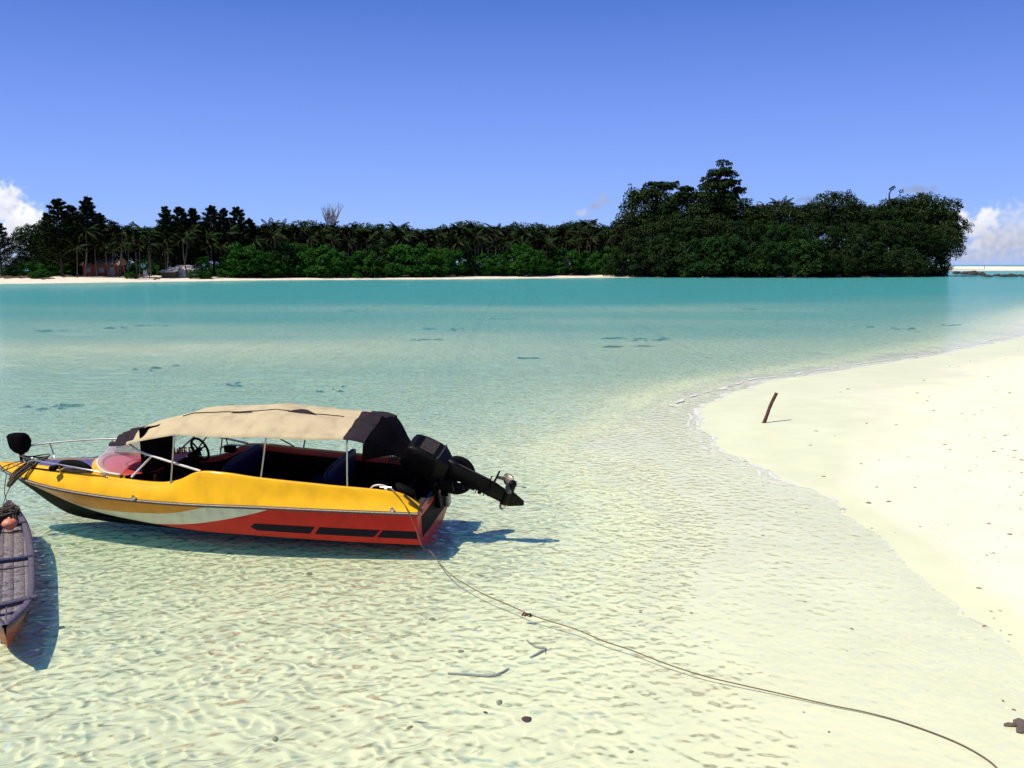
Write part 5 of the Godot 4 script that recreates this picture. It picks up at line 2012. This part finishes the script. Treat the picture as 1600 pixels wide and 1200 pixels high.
# ------------------------------------------------------------------ canoe: x to its far end, z across; tip nearest at the origin
func make_canoe() -> void:
	var tip := Vector3(-4.42, 0.0, -7.72)
	var axis := Vector3(-0.47, 0, -0.883).normalized()
	var c := thing("wooden_canoe", tip, "narrow swamped wooden canoe with purple gunwales beside the speedboat's bow", "canoe")
	var side := Vector3(0.883, 0, -0.47).normalized()
	c.basis = Basis(axis, Vector3.UP, axis.cross(Vector3.UP)).orthonormalized()
	# local z = axis x up: towards +side or -side, both mirrored anyway
	var half := [[0.0, 0.012], [0.3, 0.09], [0.7, 0.175], [1.1, 0.225], [2.0, 0.25], [3.0, 0.25], [3.9, 0.21], [4.5, 0.13], [4.85, 0.05], [5.0, 0.012]]
	var top := [[0.0, 0.27], [0.4, 0.22], [0.9, 0.16], [1.5, 0.13], [3.0, 0.125], [4.2, 0.17], [5.0, 0.24]]
	for s in [1.0, -1.0]:
		var st := begin()
		var rows := []
		for x in steps(0.0, 5.0, 40):
			var w := look(half, x)
			var t := look(top, x)
			var low := -0.16 + 0.30 * pow(1.0 - clampf(x / 0.8, 0, 1), 2.0) + 0.30 * pow(clampf((x - 4.3) / 0.7, 0, 1), 2.0)
			var row := PackedVector3Array()
			for k in 9:
				var f := k / 8.0
				row.append(Vector3(x + (1.0 - f) * 0.10 * (1.0 - clampf(x / 0.8, 0, 1)), lerpf(low, t, f), s * w * pow(f, 0.55)))
			rows.append(row)
		sheet(st, rows)
		build(st, "hull_side", M.canoe_orange, c)
		var gw := begin()
		var gr := []
		for x in steps(0.0, 5.0, 44):
			var w := look(half, x)
			var t := look(top, x)
			var i := maxf(w - 0.055, 0.0)
			gr.append(PackedVector3Array([Vector3(x, t - 0.035, s * (w + 0.008)), Vector3(x, t + 0.012, s * (w + 0.012)), Vector3(x, t + 0.018, s * (w - 0.01)), Vector3(x, t + 0.014, s * i), Vector3(x, t - 0.10, s * maxf(i - 0.005, 0.0))]))
		sheet(gw, gr)
		build(gw, "gunwale", M.canoe_purple, c)
	# bottom boards, one by one, mottled grey
	var edges := [-0.26, -0.16, -0.055, 0.05, 0.155, 0.26]
	for k in 5:
		var st := begin()
		var rows := []
		var x0 := 0.55 + 0.16 * absf(k - 2.0)
		for x in steps(x0, 4.5 - 0.15 * absf(k - 2.0), 24):
			var w := look(half, x) - 0.05
			var y := look(top, x) - 0.085 + 0.012 * n_fine.get_noise_2d(x * 1.5, k * 3.0)
			var a: float = clampf(edges[k] + 0.0012, -w, w)
			var b: float = clampf(edges[k + 1] - 0.0012, -w, w)
			rows.append(PackedVector3Array([Vector3(x, y - 0.004, a), Vector3(x, y, a + 0.003), Vector3(x, y, (a + b) / 2), Vector3(x, y, b - 0.003), Vector3(x, y - 0.004, b)]))
		sheet(st, rows)
		build(st, "plank", M.canoe_wood, c)
	var dark := begin()
	var dr := []
	for x in steps(0.1, 4.85, 30):
		var w := maxf(look(half, x) - 0.03, 0.005)
		dr.append(PackedVector3Array([Vector3(x, look(top, x) - 0.115, -w), Vector3(x, look(top, x) - 0.115, w)]))
	sheet(dark, dr)
	build(dark, "inner_floor", M.canoe_wood, c)
	var bw := begin()
	var br := []
	for x in steps(0.35, 4.7, 30):
		var w := maxf(look(half, x) - 0.056, 0.004)
		br.append(PackedVector3Array([Vector3(x, 0.075, w), Vector3(x, 0.075, -w)]))
	sheet(bw, br)
	build(bw, "bilge_water", M.water, c)
	# thwarts
	for q in [[2.55, 0.0, "canoe_navy", 0.05, 0.25], [0.92, 0.30, "canoe_purple", 0.085, 0.28], [4.0, 0.0, "canoe_navy", 0.05, 0.20]]:
		var st := begin(false)
		box(st, Vector3(q[0], look(top, q[0]) + 0.005, 0), Vector3(q[3], 0.05, q[4] * 2.0), Basis(Vector3.UP, q[1]), 0.01)
		build(st, "thwart", M[q[2]], c)
	var bl := begin(false)
	box(bl, Vector3(0.5, 0.16, 0), Vector3(0.9, 0.02, 0.012), Basis(Vector3.BACK, -0.03), 0.004)
	build(bl, "stem_post", M.canoe_purple, c)
	# float and cords
	var at := on_level(15, 819, 0.18)
	var b := thing("float_buoy", at, "pale orange ball float lying in the far end of the canoe", "float")
	var bs := begin()
	lathe(bs, [[0.001, -0.075], [0.035, -0.068], [0.07, -0.04], [0.09, 0.0], [0.085, 0.03], [0.06, 0.058], [0.025, 0.07], [0.001, 0.072]], 18, Transform3D.IDENTITY)
	build(bs, "ball", M.buoy_orange, b)
	var be := begin()
	lathe(be, [[0.001, 0.09], [0.016, 0.088], [0.02, 0.065]], 10, Transform3D.IDENTITY)
	build(be, "eyelet", M.buoy_orange, b)
	var r := RandomNumberGenerator.new()
	r.seed = 5
	var hp := thing("rope_heap", c.transform * Vector3(4.45, 0.19, 0.0), "heap of dark wet rope in the far end of the canoe", "rope")
	for k in 9:
		var st := begin()
		var p := []
		var ra := r.randf_range(0.06, 0.13)
		for i in 21:
			var a := TAU * i / 20.0
			p.append(Vector3(cos(a) * ra + r.randf_range(-0.01, 0.01), 0.01 + 0.012 * k + 0.03 * sin(a + k), sin(a) * ra * 1.3 + 0.05 * (k % 3)))
		tube(st, p, 0.011, 6, false)
		build(st, "coil", M.rope_dark, hp)
	# painters from the bow down to the canoe
	for q in [[Vector3(-5.98, 0.58, 0.10), 0.05], [Vector3(-5.80, 0.44, 0.28), -0.04]]:
		var st := begin()
		var a := boat.transform * (q[0] as Vector3)
		var e := c.transform * Vector3(4.4, 0.25, 0.05 + q[1])
		var pts := []
		for i in 13:
			var f := i / 12.0
			var p := a.lerp(e, f)
			p.y -= 0.10 * sin(PI * f)
			p.x -= 0.10 * sin(PI * f)
			pts.append(p)
		tube(st, pts, 0.006, 6)
		var o := build(st, "painter_line", M.rope_dark)
		tag(o, "slack dark line from the speedboat's bow to the canoe", "rope", "lines between bow and canoe")

func make_mooring_line() -> void:
	var pts := []
	for q in [Vector3(-0.42, 0.735, 0.70), Vector3(-0.30, 0.70, 0.76), Vector3(-0.16, 0.60, 0.87), Vector3(-0.02, 0.36, 0.93), Vector3(0.10, 0.10, 1.0)]:
		pts.append(boat.transform * q)
	for q in [[672, 862], [688, 882], [705, 899], [730, 915], [760, 931], [793, 945], [826, 960], [862, 972], [900, 984], [945, 1003], [985, 1016], [1010, 1026], [1050, 1041], [1100, 1057], [1150, 1069], [1230, 1087], [1300, 1103], [1350, 1113], [1400, 1126], [1450, 1143], [1490, 1159], [1520, 1174], [1545, 1190], [1562, 1206], [1600, 1250], [1660, 1330]]:
		var p := on_level(q[0], q[1], 0.0)
		p.y = maxf(0.004, bed_height(p.x, p.z) + 0.012)
		if q[0] < 700: p.y = 0.006
		pts.append(p)
	var st := begin()
	tube(st, curve(pts, 7), 0.0052, 7)
	var o := build(st, "mooring_line", M.rope_tan)
	tag(o, "thin brown mooring line running from the speedboat's stern to the beach", "rope")
	var kn := begin()
	var k := on_level(822, 961, 0.0)
	for i in 5:
		ring_mesh(kn, Transform3D(Basis(Vector3(0.3 * i, 1, 0.4).normalized(), i * 1.0) * Basis(Vector3.BACK, 0.8 + 0.4 * i), k + Vector3(-0.03 + 0.018 * i, 0.008, 0.006 * i)), 0.016, 0.006, 1.0, 12, 6)
	tag(build(kn, "line_knot", M.stake_wood), "dark knot of weed caught on the mooring line", "weed")

# ------------------------------------------------------------------ the spit
func on_ground(px: float, py: float) -> Vector3:
	var h := 0.0
	var p := on_level(px, py, h)
	for i in 14:
		h = lerpf(h, bed_height(p.x, p.z), 0.6)
		p = on_level(px, py, h)
	return p

func make_beach_things() -> void:
	# the stake
	var b := on_ground(1191, 661)
	var sk := thing("wooden_stake", b, "leaning reddish brown stake stuck in the wet sand", "stake")
	var st := begin()
	var n := FastNoiseLite.new()
	n.seed = 3
	n.frequency = 2.2
	var rows := []
	for i in 15:
		var t := i / 14.0
		var cen := Vector3(-0.03, -0.12, 0.02).lerp(Vector3(0.325, 0.63, -0.16), t) + Vector3(0.01 * sin(t * 7.0), 0, 0)
		var ring := PackedVector3Array()
		for k in 12:
			var a := TAU * k / 12.0
			var rr := (0.036 - 0.003 * t) * (1.0 + 0.35 * n.get_noise_3d(cos(a) * 1.2, t * 4.0, sin(a) * 1.2))
			ring.append(cen + Vector3(cos(a) * rr, -0.35 * cos(a) * rr, sin(a) * rr))
		rows.append(ring)
	sheet(st, rows, true)
	var w := build(st, "shaft", M.stake_wood, sk)
	var cap := begin()
	fan(cap, rows[-1])
	build(cap, "cut_end", M.stake_wood, w)
	# coral bits, one by one where the photograph shows them
	var px := [[800, 315], [765, 328], [1145, 275], [1115, 333], [1160, 368], [885, 470], [1020, 477], [740, 527], [655, 505], [630, 570], [860, 655], [940, 637], [1075, 623], [690, 712], [895, 833], [985, 826], [1105, 763], [930, 760], [612, 857], [565, 875], [908, 947], [1015, 967], [1128, 940], [413, 980], [465, 1028], [478, 1105], [1305, 213], [1262, 210], [1520, 177], [1435, 258], [1470, 322], [1535, 332], [1320, 425], [1375, 432], [1190, 412], [1350, 525], [1430, 600], [1385, 620], [1465, 598], [1560, 595], [1500, 585], [1515, 525], [1555, 625], [1590, 637], [1355, 687], [1535, 690], [1590, 695], [1555, 755], [1580, 757], [1535, 760], [1585, 797], [1490, 845], [1440, 927], [1535, 975], [1430, 1070], [1450, 1063], [1462, 1060], [1265, 590], [1240, 567], [1575, 140], [1540, 205]]
	var at := []
	for q in px: at.append([1050.0 + q[0] / 2.91, 500.0 + q[1] / 2.91])
	for q in [[1375, 222], [1405, 410], [1482, 335], [1435, 338], [1483, 433], [1530, 455], [1450, 372], [365, 95], [505, 290], [740, 425], [625, 940], [498, 842], [1495, 785], [1550, 830], [715, 535]]: at.append([1100.0 + q[0] / 3.2, 850.0 + q[1] / 3.2])
	var r := RandomNumberGenerator.new()
	r.seed = 61
	for k in 70: at.append([1610.0 - absf(r.randfn(0, 75)), r.randf_range(545, 1010)])
	var protos := []
	for k in 6: protos.append(stone_mesh(900 + k, 0.45))
	for i in at.size():
		var p := on_ground(at[i][0], at[i][1])
		if i >= 76 and beyond_shore(p.x, p.z) < 0.6: continue
		var o := put(protos[i % 6], "coral_fragment", M.coral if i % 4 else M.coral_grey)
		var big: bool = i in [15, 14, 52, 53, 61, 62]
		var s := r.randf_range(0.012, 0.024) * (0.6 if i >= 76 else 1.0) * (1.6 if big else 1.0) * clampf(-p.z / 16.0, 0.55, 1.5)
		o.position = p + Vector3(0, s * 0.12, 0)
		o.scale = Vector3(s * r.randf_range(1.0, 1.9), s, s)
		o.rotation.y = r.randf() * TAU
		if i % 4: tag(o, "small brown coral fragment washed up on the pale sand", "coral", "brown coral bits on the sand")
		else: tag(o, "small grey coral fragment washed up on the pale sand", "coral", "grey coral bits on the sand")
	# dark lump half sunk in the shallows near the line
	var p := on_ground(1594, 1137)
	var o := thing("sunken_husk", p, "dark violet grey husk half sunk in the shallows near the mooring line", "husk")
	for k in 5:
		var l := put(stone_mesh(930 + k, 0.4), "lump", M.reef_violet if k < 3 else M.coral_grey, o)
		l.position = Vector3(-0.05 + 0.05 * k, 0.008, (k % 2) * 0.06 - 0.03)
		l.scale = Vector3(0.06, 0.035, 0.04) * (1.0 + 0.25 * (k % 3))
		l.rotation.y = k * 0.8

func make_seabed_things() -> void:
	var r := RandomNumberGenerator.new()
	r.seed = 41
	# pale branches under water
	for e in [[[[700, 1054], [735, 1056], [765, 1058], [783, 1053], [795, 1046]], "bleached forked branch lying under water below the mooring line"], [[[823, 1002], [836, 1012], [852, 1015], [842, 1022], [828, 1029]], "short hooked pale branch under water beside the mooring line"]]:
		var pts := []
		for q in e[0]: pts.append(on_ground(q[0], q[1]) + Vector3(0, 0.012, 0))
		var t := thing("sunken_branch", pts[0], e[1], "branch")
		var st := begin()
		var loc := pts.map(func(p): return p - pts[0])
		tube(st, curve(loc, 5), range((loc.size() - 1) * 5 + 1).map(func(i): return 0.004 + 0.008 * sin(PI * clampf(i / 20.0 * 0.8 + 0.15, 0, 1))), 7)
		build(st, "stick", M.bleached_wood, t)
		var tw := begin()
		tube(tw, [loc[2], loc[2].lerp(loc[3], 0.6) + Vector3(0.02, 0.02, 0.05)], 0.005, 6)
		build(tw, "twig", M.bleached_wood, t)
	# stones and husks on the near bed
	var protos := []
	for k in 5: protos.append(stone_mesh(950 + k, 0.5))
	var spots := [[823, 1125, 0.045], [759, 1114, 0.022], [483, 897, 0.05], [577, 1016, 0.02], [780, 1098, 0.04], [675, 968, 0.035], [768, 929, 0.025], [1001, 957, 0.02], [1080, 958, 0.02], [640, 1137, 0.03], [720, 1018, 0.03], [430, 1155, 0.035], [986, 1175, 0.022]]
	for i in spots.size():
		var e: Array = spots[i]
		var p := on_ground(e[0], e[1])
		var o := put(protos[i % 5], "seabed_stone", M.stake_wood if i in [0, 1] else M.bed_stone)
		o.position = p + Vector3(0, e[2] * 0.15, 0)
		o.scale = Vector3(e[2] * 1.0, e[2] * 0.55, e[2] * 0.8)
		o.rotation.y = r.randf() * TAU
		if i == 0: tag(o, "largest dark brown stone on the sand under the clear water", "stone")
		elif i == 1: tag(o, "small dark brown stone under water near the larger one", "stone")
		else: tag(o, "small tan coral stone on the seabed under clear water", "stone", "tan stones on the seabed")
	# weed patches that show dark through the lagoon
	var tuft := []
	for k in 3:
		var L := Leaves.new()
		for q in 150:
			var a := r.randf() * TAU
			var d := sqrt(r.randf())
			var base := Vector3(cos(a) * d, 0, sin(a) * d * 0.8)
			var up := Vector3(r.randfn(0, 0.5), 0.5 + r.randf(), r.randfn(0, 0.5)).normalized() * r.randf_range(0.10, 0.22) * (1.2 - d)
			L.kite(base + up * 0.5, up, up.cross(unit(r)).normalized() * 0.07, Color(0.06, 0.08, 0.05).lerp(Color(0.14, 0.13, 0.08), r.randf()))
		tuft.append(L.mesh())
	for e in [[105, 636, 1.0], [375, 602, 0.5], [665, 531, 0.8], [694, 515, 1.5], [984, 530, 1.7], [960, 541, 1.3], [1005, 532, 1.0], [1418, 514, 0.9], [175, 513, 1.1], [1345, 511, 0.7], [232, 509, 0.9], [787, 499, 1.0], [1180, 483, 1.4], [560, 486, 1.4], [90, 517, 1.0], [1490, 509, 0.7], [250, 575, 0.5], [820, 560, 0.6], [520, 610, 0.4]]:
		var p := on_ground(e[0], e[1])
		var o := thing("weed_patch", p, "dark flat patch of weed on the sand of the lagoon", "seaweed", "weed patches in the lagoon")
		for k in 5:
			var l := put(tuft[k % 3], "tuft", M.leaves, o)
			var f := r.randf_range(0.25, 1.0)
			l.position = Vector3(r.randfn(0, 0.5) * e[2], 0, r.randfn(0, 0.4))
			l.scale = Vector3(0.45 * e[2] * f, 0.45, 0.4 * e[2] * f)
			l.rotation.y = r.randf() * 3.0

# ------------------------------------------------------------------ foam along the edge of the water
func make_foam() -> void:
	var r := RandomNumberGenerator.new()
	r.seed = 91
	var runs := [[-12.6, -23.0, 0.03, 0.045, 1.0], [-14.0, -21.5, 0.22, 0.03, 0.7], [-20.0, -46.0, 0.02, 0.07, 1.0], [-22.0, -46.0, 0.75, 0.06, 0.8], [-6.0, -12.6, 0.02, 0.012, 0.5]]
	for e in runs:
		var st := begin()
		var z: float = e[0]
		var rows := []
		while z > e[1]:
			var x := look(SHORE, z)
			# slide to where the water meets the sand
			for i in 8: x -= beyond_shore(x, z) * 0.9
			x -= e[2] * (1.0 + 0.5 * n_bed.get_noise_2d(z * 6.0, e[2] * 50.0))
			var w: float = e[3] * maxf(0.0, 0.55 + 1.6 * n_fine.get_noise_2d(z * 2.4, e[2] * 90.0 + 4.0))
			if w * e[4] > 0.004:
				var row := PackedVector3Array()
				for k in 5:
					var f := k / 4.0
					row.append(Vector3(x + (f - 0.5) * w * 2.0, maxf(bed_height(x, z), 0.0) + 0.004 + 0.010 * sin(PI * f) * minf(1.0, w * 30.0) * (0.7 + 0.6 * n_fine.get_noise_2d(z * 12.0, f * 4.0)), z + 0.3 * (f - 0.5) * w))
				rows.append(row)
			else:
				if rows.size() > 1: sheet(st, rows)
				rows = []
			z -= 0.045 if z > -24.0 else 0.1
		if rows.size() > 1: sheet(st, rows)
		tag(build(st, "sea_foam", M.foam), "thin broken line of white foam where the water meets the sand", "foam", "foam lines along the shore", "stuff")
